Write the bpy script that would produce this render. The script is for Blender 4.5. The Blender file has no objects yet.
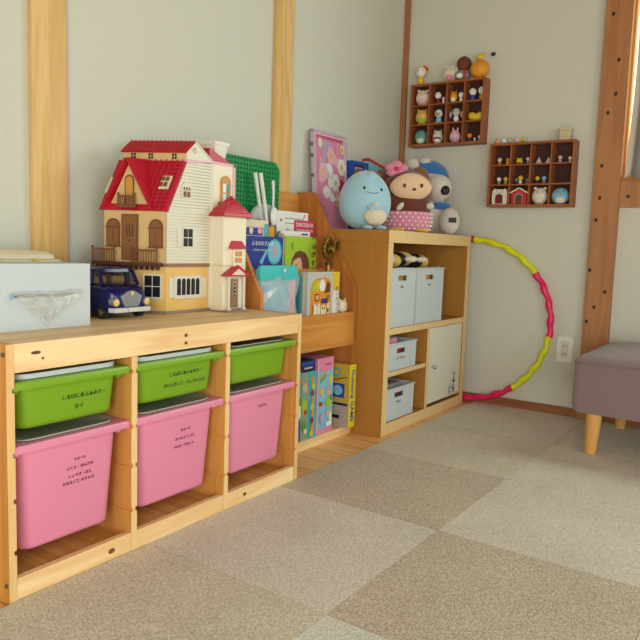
import bpy, bmesh, math, random
from mathutils import Vector, Matrix, Euler
random.seed(7)
S = bpy.context.scene
COL = S.collection
PI = math.pi

# ---------------------------------------------------------------- materials
def lin(c):
    c = c / 255.0
    return c / 12.92 if c <= 0.04045 else ((c + 0.055) / 1.055) ** 2.4
def rgb(h):
    h = h.lstrip('#')
    return (lin(int(h[0:2], 16)), lin(int(h[2:4], 16)), lin(int(h[4:6], 16)), 1)
MATS = {}
def mat(name, col='#888888', rough=0.5, metal=0.0, spec=0.5, emis=0, trans=0, alpha=1, sheen=0, bump=0, bscale=200, mottle=0):
    m = bpy.data.materials.new(name); m.use_nodes = True
    nt = m.node_tree; b = nt.nodes['Principled BSDF']
    c = rgb(col)
    b.inputs['Base Color'].default_value = c
    b.inputs['Roughness'].default_value = rough
    b.inputs['Metallic'].default_value = metal
    b.inputs['Specular IOR Level'].default_value = spec
    b.inputs['Transmission Weight'].default_value = trans
    b.inputs['Alpha'].default_value = alpha
    b.inputs['Sheen Weight'].default_value = sheen
    if emis:
        b.inputs['Emission Color'].default_value = c
        b.inputs['Emission Strength'].default_value = emis
    tc = nt.nodes.new('ShaderNodeTexCoord')
    nz = nt.nodes.new('ShaderNodeTexNoise')
    nz.inputs['Scale'].default_value = bscale; nz.inputs['Detail'].default_value = 3
    nt.links.new(tc.outputs['Object'], nz.inputs['Vector'])
    if bump:
        bp = nt.nodes.new('ShaderNodeBump')
        bp.inputs['Strength'].default_value = bump; bp.inputs['Distance'].default_value = 0.002
        nt.links.new(nz.outputs['Fac'], bp.inputs['Height'])
        nt.links.new(bp.outputs['Normal'], b.inputs['Normal'])
    mt = mottle or 0.04
    mx = nt.nodes.new('ShaderNodeMix'); mx.data_type = 'RGBA'
    mx.inputs[6].default_value = c
    mx.inputs[7].default_value = (c[0]*(1-mt*3), c[1]*(1-mt*3), c[2]*(1-mt*3), 1)
    nt.links.new(nz.outputs['Fac'], mx.inputs[0])
    nt.links.new(mx.outputs[2], b.inputs['Base Color'])
    MATS[name] = m
    return m

def wood(name, light, dark, axis='X', rough=0.5, knots=0.0, ring=26, knotcol='#5a2c12', contrast=1.0, stretch=0.07):
    """procedural grain running along axis, rings, optional knots"""
    m = bpy.data.materials.new(name); m.use_nodes = True
    nt = m.node_tree; N = nt.nodes; L = nt.links
    b = N['Principled BSDF']; b.inputs['Roughness'].default_value = rough
    b.inputs['Specular IOR Level'].default_value = 0.35
    tc = N.new('ShaderNodeTexCoord'); oi = N.new('ShaderNodeObjectInfo')
    add = N.new('ShaderNodeVectorMath'); add.operation = 'ADD'
    sc = N.new('ShaderNodeVectorMath'); sc.operation = 'SCALE'
    comb = N.new('ShaderNodeCombineXYZ')
    for i in range(3): L.new(oi.outputs['Random'], comb.inputs[i])
    L.new(comb.outputs[0], sc.inputs[0]); sc.inputs['Scale'].default_value = 7.3
    L.new(tc.outputs['Object'], add.inputs[0]); L.new(sc.outputs[0], add.inputs[1])
    mp = N.new('ShaderNodeMapping')
    s = [1, 1, 1]; s['XYZ'.index(axis)] = stretch
    mp.inputs['Scale'].default_value = s
    L.new(add.outputs[0], mp.inputs['Vector'])
    n1 = N.new('ShaderNodeTexNoise'); n1.inputs['Scale'].default_value = 14; n1.inputs['Detail'].default_value = 3; n1.inputs['Distortion'].default_value = 0.4
    L.new(mp.outputs[0], n1.inputs['Vector'])
    mul = N.new('ShaderNodeMath'); mul.operation = 'MULTIPLY'; mul.inputs[1].default_value = ring
    L.new(n1.outputs['Fac'], mul.inputs[0])
    sn = N.new('ShaderNodeMath'); sn.operation = 'SINE'; L.new(mul.outputs[0], sn.inputs[0])
    n2 = N.new('ShaderNodeTexNoise'); n2.inputs['Scale'].default_value = 130; n2.inputs['Detail'].default_value = 2
    L.new(mp.outputs[0], n2.inputs['Vector'])
    m1 = N.new('ShaderNodeMath'); m1.operation = 'MULTIPLY_ADD'; m1.inputs[1].default_value = 0.22*contrast; m1.inputs[2].default_value = 0.15
    L.new(sn.outputs[0], m1.inputs[0])
    m2 = N.new('ShaderNodeMath'); m2.operation = 'MULTIPLY_ADD'; m2.inputs[1].default_value = 0.45*contrast
    L.new(n2.outputs['Fac'], m2.inputs[0]); L.new(m1.outputs[0], m2.inputs[2])
    m2.use_clamp = True
    mx = N.new('ShaderNodeMix'); mx.data_type = 'RGBA'
    mx.inputs[6].default_value = rgb(light); mx.inputs[7].default_value = rgb(dark)
    L.new(m2.outputs[0], mx.inputs[0])
    out = mx.outputs[2]
    if knots:
        mk = N.new('ShaderNodeMapping'); k = [1, 1, 1]; k['XYZ'.index(axis)] = 0.55
        mk.inputs['Scale'].default_value = k
        L.new(add.outputs[0], mk.inputs['Vector'])
        v = N.new('ShaderNodeTexVoronoi'); v.inputs['Scale'].default_value = knots
        L.new(mk.outputs[0], v.inputs['Vector'])
        r = N.new('ShaderNodeValToRGB')
        r.color_ramp.elements[0].position = 0.035; r.color_ramp.elements[0].color = (1, 1, 1, 1)
        r.color_ramp.elements[1].position = 0.085; r.color_ramp.elements[1].color = (0, 0, 0, 1)
        L.new(v.outputs['Distance'], r.inputs[0])
        mx2 = N.new('ShaderNodeMix'); mx2.data_type = 'RGBA'
        L.new(r.outputs[0], mx2.inputs[0]); L.new(out, mx2.inputs[6]); mx2.inputs[7].default_value = rgb(knotcol)
        out = mx2.outputs[2]
    L.new(out, b.inputs['Base Color'])
    bp = N.new('ShaderNodeBump'); bp.inputs['Strength'].default_value = 0.12; bp.inputs['Distance'].default_value = 0.001
    L.new(m2.outputs[0], bp.inputs['Height']); L.new(bp.outputs[0], b.inputs['Normal'])
    MATS[name] = m
    return m

def carpet(name, a, bcol):
    m = bpy.data.materials.new(name); m.use_nodes = True
    nt = m.node_tree; N = nt.nodes; L = nt.links
    b = N['Principled BSDF']; b.inputs['Roughness'].default_value = 0.95; b.inputs['Specular IOR Level'].default_value = 0.1
    b.inputs['Sheen Weight'].default_value = 0.25; b.inputs['Sheen Roughness'].default_value = 0.6
    g = N.new('ShaderNodeNewGeometry')
    n = N.new('ShaderNodeTexNoise'); n.inputs['Scale'].default_value = 240; n.inputs['Detail'].default_value = 3; n.inputs['Roughness'].default_value = 0.6
    L.new(g.outputs['Position'], n.inputs['Vector'])
    n2 = N.new('ShaderNodeTexNoise'); n2.inputs['Scale'].default_value = 5; n2.inputs['Detail'].default_value = 5
    L.new(g.outputs['Position'], n2.inputs['Vector'])
    r = N.new('ShaderNodeValToRGB'); r.color_ramp.elements[0].position = 0.36; r.color_ramp.elements[1].position = 0.64
    r.color_ramp.elements[0].color = rgb(bcol); r.color_ramp.elements[1].color = rgb(a)
    L.new(n.outputs['Fac'], r.inputs[0])
    hs = N.new('ShaderNodeHueSaturation')
    ma = N.new('ShaderNodeMath'); ma.operation = 'MULTIPLY_ADD'; ma.inputs[1].default_value = 0.34; ma.inputs[2].default_value = 0.83
    L.new(n2.outputs['Fac'], ma.inputs[0]); L.new(ma.outputs[0], hs.inputs['Value'])
    L.new(r.outputs[0], hs.inputs['Color']); L.new(hs.outputs[0], b.inputs['Base Color'])
    bp = N.new('ShaderNodeBump'); bp.inputs['Strength'].default_value = 0.7; bp.inputs['Distance'].default_value = 0.004
    L.new(n.outputs['Fac'], bp.inputs['Height']); L.new(bp.outputs[0], b.inputs['Normal'])
    MATS[name] = m

def plank_floor(name):
    m = wood(name, '#FACB8C', '#E4A45C', 'Y', 0.38, knots=5.0, contrast=1.0)
    nt = m.node_tree; N = nt.nodes; L = nt.links; b = N['Principled BSDF']
    src = b.inputs['Base Color'].links[0].from_socket
    tc = N.new('ShaderNodeTexCoord'); sp = N.new('ShaderNodeSeparateXYZ'); L.new(tc.outputs['Object'], sp.inputs[0])
    mo = N.new('ShaderNodeMath'); mo.operation = 'PINGPONG'; mo.inputs[1].default_value = 0.0525
    L.new(sp.outputs[0], mo.inputs[0])
    lt = N.new('ShaderNodeMath'); lt.operation = 'LESS_THAN'; lt.inputs[1].default_value = 0.0012; L.new(mo.outputs[0], lt.inputs[0])
    mx = N.new('ShaderNodeMix'); mx.data_type = 'RGBA'
    L.new(lt.outputs[0], mx.inputs[0]); L.new(src, mx.inputs[6]); mx.inputs[7].default_value = rgb('#6a3a18')
    L.new(mx.outputs[2], b.inputs['Base Color'])

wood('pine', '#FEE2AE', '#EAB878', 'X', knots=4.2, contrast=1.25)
wood('pine_shaded', '#E2A855', '#BC7C36', 'Z', knots=2.2)  # deeper pine for the uprights' sides, their shade mixed into the colour
wood('pine_lit', '#F6D598', '#DDAA66', 'Z')  # same pine, lightened for the brighter-lit fronts
wood('pine_depth', '#E8B268', '#C07A34', 'Y', knots=3.0)
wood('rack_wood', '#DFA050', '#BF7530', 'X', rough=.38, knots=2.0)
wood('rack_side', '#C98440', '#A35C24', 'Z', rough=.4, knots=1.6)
wood('birch', '#B8823A', '#A36C28', 'Z', contrast=.5, rough=.45)  # darkened birch: shade of the shelf's side faces is in the colour
wood('birch_lit', '#EBCD95', '#DDB878', 'Z', contrast=.5, rough=.45)  # same birch, lightened where the fronts face the light
wood('post_wood', '#E9C582', '#CB9A56', 'Z', knots=2.2, rough=.45)
wood('beam_wood', '#B98252', '#966440', 'Z', knots=2.4, rough=.5)
wood('base_wood', '#A0683C', '#7E4A26', 'Y', rough=.5)
wood('cab_wood', '#A9653A', '#86481F', 'Y', rough=.5, contrast=.8)
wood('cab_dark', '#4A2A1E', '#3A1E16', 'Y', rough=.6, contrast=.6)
wood('leg_wood', '#E3B165', '#CF9448', 'Z', rough=.4)
wood('ceiling_wood', '#7A5028', '#5F3B1C', 'X', rough=.6)
plank_floor('floor_planks')
carpet('carpet_light', '#E9E0CE', '#BDB09C')
carpet('carpet_mid', '#E6DBC4', '#B3A489')
carpet('carpet_dark', '#DCCDB4', '#A08A70')
carpet('carpet_pale', '#E8E5D8', '#C0BBAA')
mat('wall_paint', '#D5D6C7', .9, spec=.15, bump=.12, bscale=60, mottle=.02)
mat('ceiling_paint', '#E6E3DA', .9, spec=.1)
mat('green_bin', '#7AA81A', .38, mottle=.01)
mat('pink_bin', '#E88CAA', .4, mottle=.01)
mat('lid_gray', '#B4AFA4', .35, mottle=.01)
mat('lid_clear', '#C9D2D0', .3, mottle=.01)
mat('dark_inside', '#3a2a2a', .8)
mat('ink', '#17192c', .6)
mat('ink_red', '#5c1030', .6)
mat('slot', '#8a5426', .8)
mat('white_plastic', '#CAD4D8', .4, mottle=.01)
mat('white', '#EDEDE8', .45, mottle=.01)
mat('offwhite', '#E4DECB', .5)
mat('cream', '#EAE0BE', .45, mottle=.01)
mat('latch_yellow', '#E0C020', .4)
mat('film', '#E8EAE4', .15, alpha=.42)
mat('film_blue', '#E2EEF0', .12, alpha=.38)
mat('door_white', '#E3E2CF', .35, mottle=.01)
mat('chrome', '#C8C8C8', .2, metal=1)
mat('steel', '#8a8a86', .35, metal=1)
mat('brass', '#9C7A30', .35, metal=.9)
mat('brass_dark', '#5a431a', .45, metal=.8)
# doll house
mat('house_tan', '#DEBD80', .45)
mat('house_yellow', '#EFC470', .45)
mat('house_cream', '#E2DFCC', .45, mottle=.01)
mat('house_tower', '#F0E8CC', .45, mottle=.01)
mat('roof_red', '#C2142F', .35)
mat('roof_red_light', '#C8324A', .35)
mat('house_brown', '#7E4C26', .5)
mat('house_brown_panel', '#8E5A30', .5)
mat('house_brown_dark', '#4F2A18', .5)
mat('house_beam', '#9A705A', .5)
mat('house_orange', '#D2953C', .45)
mat('window_dark', '#20202c', .25)
mat('window_teal', '#3C9C96', .3)
mat('chimney_face', '#EFEBDD', .5)
mat('chimney_side', '#B79A7C', .5)
mat('foundation', '#9B8878', .6)
# car
mat('car_blue', '#10165A', .22, spec=.5)
mat('car_glass', '#40343a', .06, alpha=.45)
mat('car_seat', '#D8AE5C', .5)
mat('grille', '#AEB6C4', .25, metal=.6)
mat('lamp_amber', '#F0CC68', .2)
mat('tyre', '#1b1b1f', .7)
mat('bumper', '#D5D8DC', .25)
# things
mat('lego_green', '#138F4C', .3)
mat('yellow', '#E8C92A', .45)
mat('bright_yellow', '#F0DC28', .4)
mat('box_yellow_dull', '#CDB23A', .5)
mat('box_gray', '#B3AE9C', .5)
mat('blue', '#1F4FB0', .4)
mat('deep_blue', '#1C3C9C', .4)
mat('navy', '#24264c', .5)
mat('cyan', '#35BCCB', .4)
mat('sky', '#86C8DC', .45)
mat('turquoise', '#35C4C2', .4)
mat('teal', '#1F7F86', .5)
mat('pink', '#E78FB0', .45)
mat('light_pink', '#F1B9C9', .45)
mat('hot_pink', '#DB2C63', .4)
mat('magenta', '#C63A72', .4)
mat('red', '#C9262B', .4)
mat('dark_red', '#7A1420', .5)
mat('orange', '#E89A24', .45)
mat('lime', '#A9CB35', .45)
mat('leaf', '#5F9E3A', .5)
mat('brown', '#6E3A20', .7)
mat('skin', '#E3B08E', .6)
mat('lilac', '#BFA9C8', .6)
mat('gray', '#8F8D88', .6)
mat('light_gray', '#C9C9C4', .5)
mat('black', '#16141a', .5)
mat('gray_green', '#8FA58E', .5)
mat('plush_blue', '#A8D6E6', .95, sheen=.6, bump=.5, bscale=260)
mat('plush_blue_dark', '#3C93C8', .95, sheen=.4, bump=.5, bscale=260)
mat('plush_cream', '#E9DCC0', .95, sheen=.5, bump=.6, bscale=240)
mat('plush_brown', '#6B3424', .95, sheen=.35, bump=.5, bscale=240)
mat('plush_tan', '#8A5534', .95, sheen=.35, bump=.5, bscale=240)
mat('plush_face', '#F0CBA4', .95, sheen=.4, bump=.4, bscale=240)
mat('plush_pink', '#E08AA2', .95, sheen=.4, bump=.4, bscale=240)
mat('plush_white', '#DAD2C6', .95, sheen=.5, bump=.5, bscale=240)
mat('plush_yellow', '#E6C23C', .95, sheen=.3, bump=.4, bscale=240)
mat('plush_cap', '#2F74BC', .95, sheen=.4, bump=.4, bscale=240)
mat('hoop_yellow', '#E8EC1C', .35)
mat('hoop_pink', '#EE1264', .35)
mat('sofa_fabric', '#927A7A', .95, sheen=.35, bump=.9, bscale=420, mottle=.1)
mat('curtain_cloth', '#8F8C86', .9, sheen=.3, bump=.4, bscale=300)
mat('curtain_sheer', '#CFC9BC', .8)
mat('frame_orange', '#E09A3C', .4)
mat('pane_light', '#FFF3CE', .3, emis=1.0)
mat('wicker', '#CDB994', .7, bump=.8, bscale=300)
mat('frame_lilac', '#C9C0CE', .25)
mat('green_fig', '#9EC03A', .5)
mat('fig_yellow', '#EDBE5E', .5)
mat('fig_blue', '#7FB9CE', .6)
mat('fig_teal', '#5FA8A0', .6)

# ---------------------------------------------------------------- mesh builder
class B:
    def __init__(s, o=(0, 0, 0)):
        s.bm = bmesh.new(); s.m = []; s.o = Vector(o)
    def mi(s, m):
        if m not in s.m: s.m.append(m)
        return s.m.index(m)
    def v(s, p): return s.bm.verts.new(Vector(p) - s.o)
    def face(s, vs, m):
        try: f = s.bm.faces.new(vs)
        except ValueError: return None
        f.material_index = s.mi(m); return f
    def poly(s, pts, m): return s.face([s.v(p) for p in pts], m)
    def box(s, x0, y0, z0, x1, y1, z1, m, T=None):
        c = [(x0,y0,z0),(x1,y0,z0),(x1,y1,z0),(x0,y1,z0),(x0,y0,z1),(x1,y0,z1),(x1,y1,z1),(x0,y1,z1)]
        if T: c = [T(*p) for p in c]
        v = [s.v(p) for p in c]
        for q in ((0,3,2,1),(4,5,6,7),(0,1,5,4),(1,2,6,5),(2,3,7,6),(3,0,4,7)): s.face([v[i] for i in q], m)
        return s
    def prism(s, pts, f0, f1, m, T=None):
        """pts 2D; f0/f1 map (a,b)->3D"""
        T = T or (lambda *p: p)
        a = [s.v(T(*f0(*p))) for p in pts]; b = [s.v(T(*f1(*p))) for p in pts]
        n = len(pts)
        s.face(list(reversed(a)), m); s.face(b, m)
        for i in range(n): s.face([a[i], a[(i+1) % n], b[(i+1) % n], b[i]], m)
        return s
    def ring(s, pts): return [s.v(p) for p in pts]
    def loft(s, rings, m, cap0=True, cap1=True):
        R = [s.ring(r) for r in rings]; n = len(R[0])
        ms = m if isinstance(m, (list, tuple)) else [m] * (len(R) - 1)
        for k in range(len(R) - 1):
            for i in range(n): s.face([R[k][i], R[k][(i+1) % n], R[k+1][(i+1) % n], R[k+1][i]], ms[k])
        if cap0: s.face(list(reversed(R[0])), ms[0])
        if cap1: s.face(R[-1], ms[-1])
        return s
    def cyl(s, p0, p1, r0, r1, m, n=16, cap=True):
        p0 = Vector(p0); p1 = Vector(p1); d = (p1 - p0).normalized()
        a = d.orthogonal().normalized(); b = d.cross(a)
        rg = lambda p, r: [p + (a*math.cos(2*PI*i/n) + b*math.sin(2*PI*i/n)) * r for i in range(n)]
        return s.loft([rg(p0, r0), rg(p1, r1)], m, cap, cap)
    def tube(s, pts, r, m, n=10, closed=False):
        P = [Vector(p) for p in pts]; rings = []; ref = None
        for i, p in enumerate(P):
            if closed: d = P[(i+1) % len(P)] - P[i-1]
            else: d = P[min(i+1, len(P)-1)] - P[max(i-1, 0)]
            d.normalize()
            if ref is None: ref = d.orthogonal().normalized()
            a = (ref - d * ref.dot(d)).normalized(); ref = a; b = d.cross(a)
            rr = r[i] if isinstance(r, (list, tuple)) else r
            rings.append([p + (a*math.cos(2*PI*k/n) + b*math.sin(2*PI*k/n)) * rr for k in range(n)])
        if closed:
            rings.append(rings[0]); return s.loft(rings, m, False, False)
        return s.loft(rings, m)
    def ell(s, c, r, m, rot=(0, 0, 0), nu=20, nv=12, shape=None):
        c = Vector(c); R = Euler(rot).to_matrix()
        rx, ry, rz = (r, r, r) if not isinstance(r, (tuple, list)) else r
        top = s.v(c + R @ Vector((0, 0, rz))); bot = s.v(c + R @ Vector((0, 0, -rz)))
        rows = []
        for j in range(1, nv):
            t = PI * j / nv; row = []
            for i in range(nu):
                a = 2*PI*i/nu; p = Vector((rx*math.sin(t)*math.cos(a), ry*math.sin(t)*math.sin(a), rz*math.cos(t)))
                if shape: p = Vector(shape(p))
                row.append(s.v(c + R @ p))
            rows.append(row)
        for i in range(nu):
            s.face([top, rows[0][i], rows[0][(i+1) % nu]], m)
            s.face([bot, rows[-1][(i+1) % nu], rows[-1][i]], m)
            for j in range(len(rows)-1): s.face([rows[j][i], rows[j+1][i], rows[j+1][(i+1) % nu], rows[j][(i+1) % nu]], m)
        return s
    def build(s, name, parent=None, bev=0, seg=2, sharp=35, label=None, cat=None, group=None, kind=None, loc=None, rz=0, solid=0, sub=0, fixn=True):
        me = bpy.data.meshes.new(name)
        if fixn: bmesh.ops.recalc_face_normals(s.bm, faces=s.bm.faces[:])
        s.bm.to_mesh(me); s.bm.free()
        for m in s.m: me.materials.append(MATS[m])
        for p in me.polygons: p.use_smooth = True
        me.set_sharp_from_angle(angle=math.radians(sharp))
        o = bpy.data.objects.new(name, me); COL.objects.link(o)
        if parent: o.parent = parent
        if loc is not None: o.location = loc
        elif not parent: o.location = s.o
        o.rotation_euler = (0, 0, rz)
        if solid:
            q = o.modifiers.new('solid', 'SOLIDIFY'); q.thickness = solid; q.offset = 0
        if bev:
            q = o.modifiers.new('bevel', 'BEVEL'); q.width = bev; q.segments = seg; q.limit_method = 'ANGLE'; q.angle_limit = math.radians(40)
        if sub:
            q = o.modifiers.new('sub', 'SUBSURF'); q.levels = sub; q.render_levels = sub
        tag(o, label, cat, group, kind)
        return o
def tag(o, label=None, cat=None, group=None, kind=None):
    if label: o['label'] = label
    if cat: o['category'] = cat
    if group: o['group'] = group
    if kind: o['kind'] = kind
def thing(name, label, cat, loc, rz=0, group=None):
    o = bpy.data.objects.new(name, None); COL.objects.link(o)
    o.location = loc; o.rotation_euler = (0, 0, rz); o.empty_display_size = .05
    tag(o, label, cat, group); return o
def struct(name, b, bev=0): return b.build(name, bev=bev, kind='structure')

class Fr:
    """flat frame: origin, right, up; normal towards the viewer"""
    def __init__(s, O, u, v):
        s.O = Vector(O); s.u = Vector(u).normalized(); s.v = Vector(v).normalized(); s.n = s.u.cross(s.v)
    def p(s, a, b, d=0): return s.O + s.u*a + s.v*b + s.n*d
def decal(b, F, shapes, d0=.0006, step=.0004):
    """flat printed shapes on a surface"""
    for k, sh in enumerate(shapes):
        d = d0 + step*k; t = sh[0]; m = sh[-1]
        if t == 'r':
            _, x0, y0, x1, y1, _m = sh; pts = [(x0, y0), (x1, y0), (x1, y1), (x0, y1)]
        elif t == 'e':
            _, cx, cy, rx, ry, _m = sh; pts = [(cx+rx*math.cos(2*PI*i/18), cy+ry*math.sin(2*PI*i/18)) for i in range(18)]
        else: pts = sh[1]
        b.poly([F.p(x, y, d) for x, y in pts], m)
    return b
def text_mesh(body, size, F, a, b, m, name, parent, d=.0012, align='CENTER', rot=0, spacing=1.0, bold=0.0, line=1.0, label=None):
    cu = bpy.data.curves.new(name, 'FONT'); cu.body = body; cu.size = size; cu.align_x = align; cu.align_y = 'CENTER'
    cu.space_character = spacing; cu.space_line = line; cu.offset = bold*size; cu.extrude = .0001; cu.resolution_u = 2
    t = bpy.data.objects.new('tmp', cu); COL.objects.link(t)
    dg = bpy.context.evaluated_depsgraph_get(); dg.update()
    me = bpy.data.meshes.new_from_object(t.evaluated_get(dg))
    bpy.data.objects.remove(t)
    M = Matrix((F.u, F.v, F.n)).transposed().to_4x4() @ Matrix.Rotation(rot, 4, 'Z')
    M.translation = F.p(a, b, d)
    me.transform(M); me.materials.clear(); me.materials.append(MATS[m])
    o = bpy.data.objects.new(name, me); COL.objects.link(o); o.parent = parent
    if label: o['label'] = label
    return o
XR = (1, 0, 0); UP = (0, 0, 1)
def rrect(x0, y0, x1, y1, r, z, n=5):
    out = []
    for cx, cy, a0 in ((x1-r, y0+r, -PI/2), (x1-r, y1-r, 0), (x0+r, y1-r, PI/2), (x0+r, y0+r, PI)):
        for i in range(n+1):
            a = a0 + (PI/2)*i/n; out.append((cx + r*math.cos(a), cy + r*math.sin(a), z))
    return out

# ---------------------------------------------------------------- the room
WX, WY, WZ = 2.40, 0.475, 2.45
LX, BY = -2.0, -3.3
struct('floor', B((0,0,0)).box(LX-.1, BY-.1, -.05, WX+.1, WY+.1, 0, 'floor_planks'))
struct('ceiling', B((0,0,WZ)).box(LX-.1, BY-.1, WZ, WX+.1, WY+.1, WZ+.05, 'ceiling_wood'))
struct('wall_left', B((0,WY,0)).box(LX-.1, WY, 0, WX+.1, WY+.1, WZ, 'wall_paint'))
wy0, wy1, wz0, wz1 = -2.75, -.575, 1.035, 2.10
b = B((WX,0,0))
b.box(WX, BY, 0, WX+.1, WY, wz0, 'wall_paint'); b.box(WX, BY, wz1, WX+.1, WY, WZ, 'wall_paint')
b.box(WX, wy1, wz0, WX+.1, WY, wz1, 'wall_paint'); b.box(WX, BY, wz0, WX+.1, wy0, wz1, 'wall_paint')
struct('wall_right', b)
bx0, bx1, bz1 = -1.8, .4, 1.5  # unseen opening, sized and placed to suit the fill light
b = B((0,BY,0))
b.box(LX, BY-.1, 0, bx0, BY, WZ, 'wall_paint'); b.box(bx1, BY-.1, 0, WX+.1, BY, WZ, 'wall_paint'); b.box(bx0, BY-.1, bz1, bx1, BY, WZ, 'wall_paint')
struct('wall_back', b)
b = B((LX,0,0)); b.box(LX-.1, BY-.1, 0, LX, -2.65, WZ, 'wall_paint'); b.box(LX-.1, -1.15, 0, LX, WY, WZ, 'wall_paint'); b.box(LX-.1, -2.65, 1.6, LX, -1.15, WZ, 'wall_paint')  # unseen gap in this wall, made for the added fill light
struct('wall_front', b)
# posts of the timber frame
struct('trim_1', B((.407,.46,0)).box(.355, .457, 0, .460, WY, WZ, 'post_wood'), .002)
struct('trim_2', B((1.418,.46,0)).box(1.364, .457, 0, 1.470, WY, WZ, 'post_wood'), .002)
struct('trim_3', B((2.39,.47,0)).box(2.383, .448, 0, WX, WY, WZ, 'beam_wood'), .001)
b = B((2.385,-.52,0)); b.box(2.366, -.582, 0, WX, -.476, WZ, 'beam_wood')
FB = Fr((2.366, 0, 0), (0,-1,0), UP)
decal(b, FB, [('e', -y, z, .0065, .0085, 'black') for y, z in ((-.507,1.715),(-.541,1.528),(-.539,1.392),(-.514,1.317),(-.506,1.10),(-.507,.967),(-.498,.874),(-.489,.661),(-.556,.571),(-.517,.503),(-.48+.0-.01,.439))], .0004, .0)
struct('trim_4', b, 0)
b = B((2.385,-1.5,.93)); b.box(2.372, wy0, .928, WX+.02, -.5825, 1.035, 'beam_wood')
decal(b, Fr((2.372,0,0),(0,-1,0),UP), [('e', .617+k*.35, .972, .0075, .0075, 'black') for k in range(5)], .0004, 0)
struct('trim_5', b)
b = B((WX-.006,0,0)); b.box(2.386, -.475, 0, WX, WY-.028, .043, 'base_wood'); b.box(2.386, BY, 0, WX, -.5825, .043, 'base_wood')
struct('baseboard_right', b, .001)
struct('baseboard_left', B((0,WY-.006,0)).box(LX, WY-.008, 0, 2.38, WY, .05, 'base_wood'))
# window behind the curtain
wn = B((2.46,-1.6,1.04))
for y0, y1 in ((wy0, wy0+.04), (wy1-.012, wy1), (-1.70,-1.66)): wn.box(2.42, y0, wz0+.002, 2.47, y1, wz1-.002, 'frame_orange')
for z0, z1 in ((wz0+.002, wz0+.03), (wz1-.04, wz1-.002)): wn.box(2.42, wy0+.042, z0, 2.47, wy1-.012, z1, 'frame_orange')
wo = struct('window_1', wn)
pn = B((0,0,0)); pn.box(-.006, wy0+1.6+.04, .03, .0, wy1+1.6-.012, wz1-1.04-.04, 'pane_light'); pn.build('window_pane', wo)
# carpet tiles
TS = .512; TX = .8637
tone = {(-2,0):'carpet_mid',(-1,0):'carpet_light',(0,0):'carpet_dark',(1,0):'carpet_mid',(2,0):'carpet_light',
        (-2,1):'carpet_pale',(-1,1):'carpet_dark',(0,1):'carpet_light',(1,1):'carpet_light',(2,1):'carpet_mid'}
names = {(-1,0):'light beige carpet tile in front of the middle pink bin', (0,0):'darker brown carpet tile in front of the wooden book rack',
 (1,0):'mottled beige carpet tile in front of the birch cube shelf', (2,0):'beige carpet tile in the far corner before the hula hoop',
 (-2,0):'brownish carpet tile in front of the leftmost pink bin', (-1,1):'coarse grey-brown carpet tile at the bottom centre of the photo',
 (0,1):'light beige carpet tile right of the photo centre, between the two brown tiles', (1,1):'pale carpet tile just in front of the grey ottoman',
 (2,1):'carpet tile under the leg of the grey ottoman by the wall', (-2,1):'pale grey carpet tile at the bottom edge, left of the coarse brown one'}
tiles = None
for i in range(-4, 3):
    for j in range(0, 4):
        if (i, j) not in names and not (j == 2 and i in (-2,-1,0,1)): continue
        x0 = TX + i*TS + .0006; x1 = TX + (i+1)*TS - .0006
        if i == 2: x1 = 2.384
        y1 = -j*TS - .0006; y0 = -(j+1)*TS + .0006
        if i < 1 and j == 0: y1 = -.0015
        lab = names.get((i, j))
        if lab is None:
            lab = {(-2,2):'third-row carpet tile nearest the viewer on the left', (-1,2):'third-row carpet tile nearest the viewer in the middle', (0,2):'beige carpet tile at the lower right edge of the photo', (1,2):'beige carpet tile beside the ottoman at the right edge'}[(i, j)]
        m = tone.get((i, j), 'carpet_dark' if (i+j) % 2 == 0 else 'carpet_light')
        b = B(((x0+x1)/2, (y0+y1)/2, 0)); b.box(x0, y0, 0, x1, y1, .007, m)
        b.build('carpet_tile', bev=.0012, label=lab, cat='carpet tile', group='square carpet tiles laid edge to edge')

# ---------------------------------------------------------------- pine bin storage (left)
R0 = thing('bin_storage_unit', 'low pine storage frame with three columns of green and pink bins', 'storage unit', (0,0,0))
TD = .44
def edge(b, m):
    """paints front faces lighter, as if they caught more light than the sides"""
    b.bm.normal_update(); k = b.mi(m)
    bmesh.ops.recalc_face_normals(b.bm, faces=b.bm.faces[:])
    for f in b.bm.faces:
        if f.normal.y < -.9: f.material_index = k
def upright(x0, x1, left, right, top=.52):
    ys = (0.0, TD); zc = [.10,.205,.297,.4245]; g = .005; h = .009
    pts = [(x0,0)]
    pts += [(x1,0)]
    if right:
        for z in zc: pts += [(x1,z),(x1-g,z),(x1-g,z+h),(x1,z+h)]
    pts += [(x1,top),(x0,top)]
    if left:
        for z in reversed(zc): pts += [(x0,z+h),(x0+g,z+h),(x0+g,z),(x0,z)]
    b = B(); b.prism(pts, lambda a,c:(a,0,c), lambda a,c:(a,TD,c), 'pine_shaded')
    b.box(x0+.0004, -.0004, 0, x1-.0004, .0006, top, 'pine_lit') if not (left or right) else None
    edge(b, 'pine_lit'); return b
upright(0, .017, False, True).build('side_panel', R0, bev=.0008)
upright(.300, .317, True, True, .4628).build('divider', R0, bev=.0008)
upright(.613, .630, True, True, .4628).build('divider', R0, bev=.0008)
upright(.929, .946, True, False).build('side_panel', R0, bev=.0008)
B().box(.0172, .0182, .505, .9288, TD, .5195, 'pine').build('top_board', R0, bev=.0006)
b = B(); b.box(.0172, .0005, .463, .9288, .018, .5198, 'pine')
decal(b, Fr((0,.0005,0), XR, UP), [('e', .467, .497, .0055,.0045,'brown'),('e', .467,.478,.005,.004,'brown'),('e',.063,.4985,.011,.0035,'brown'),('e',.078,.486,.0028,.0028,'brown')], .0005, 0)
b.build('front_apron', R0, bev=.0008)
b = B(); b.box(.0172, .001, .0, .9288, .018, .050, 'pine')
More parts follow.
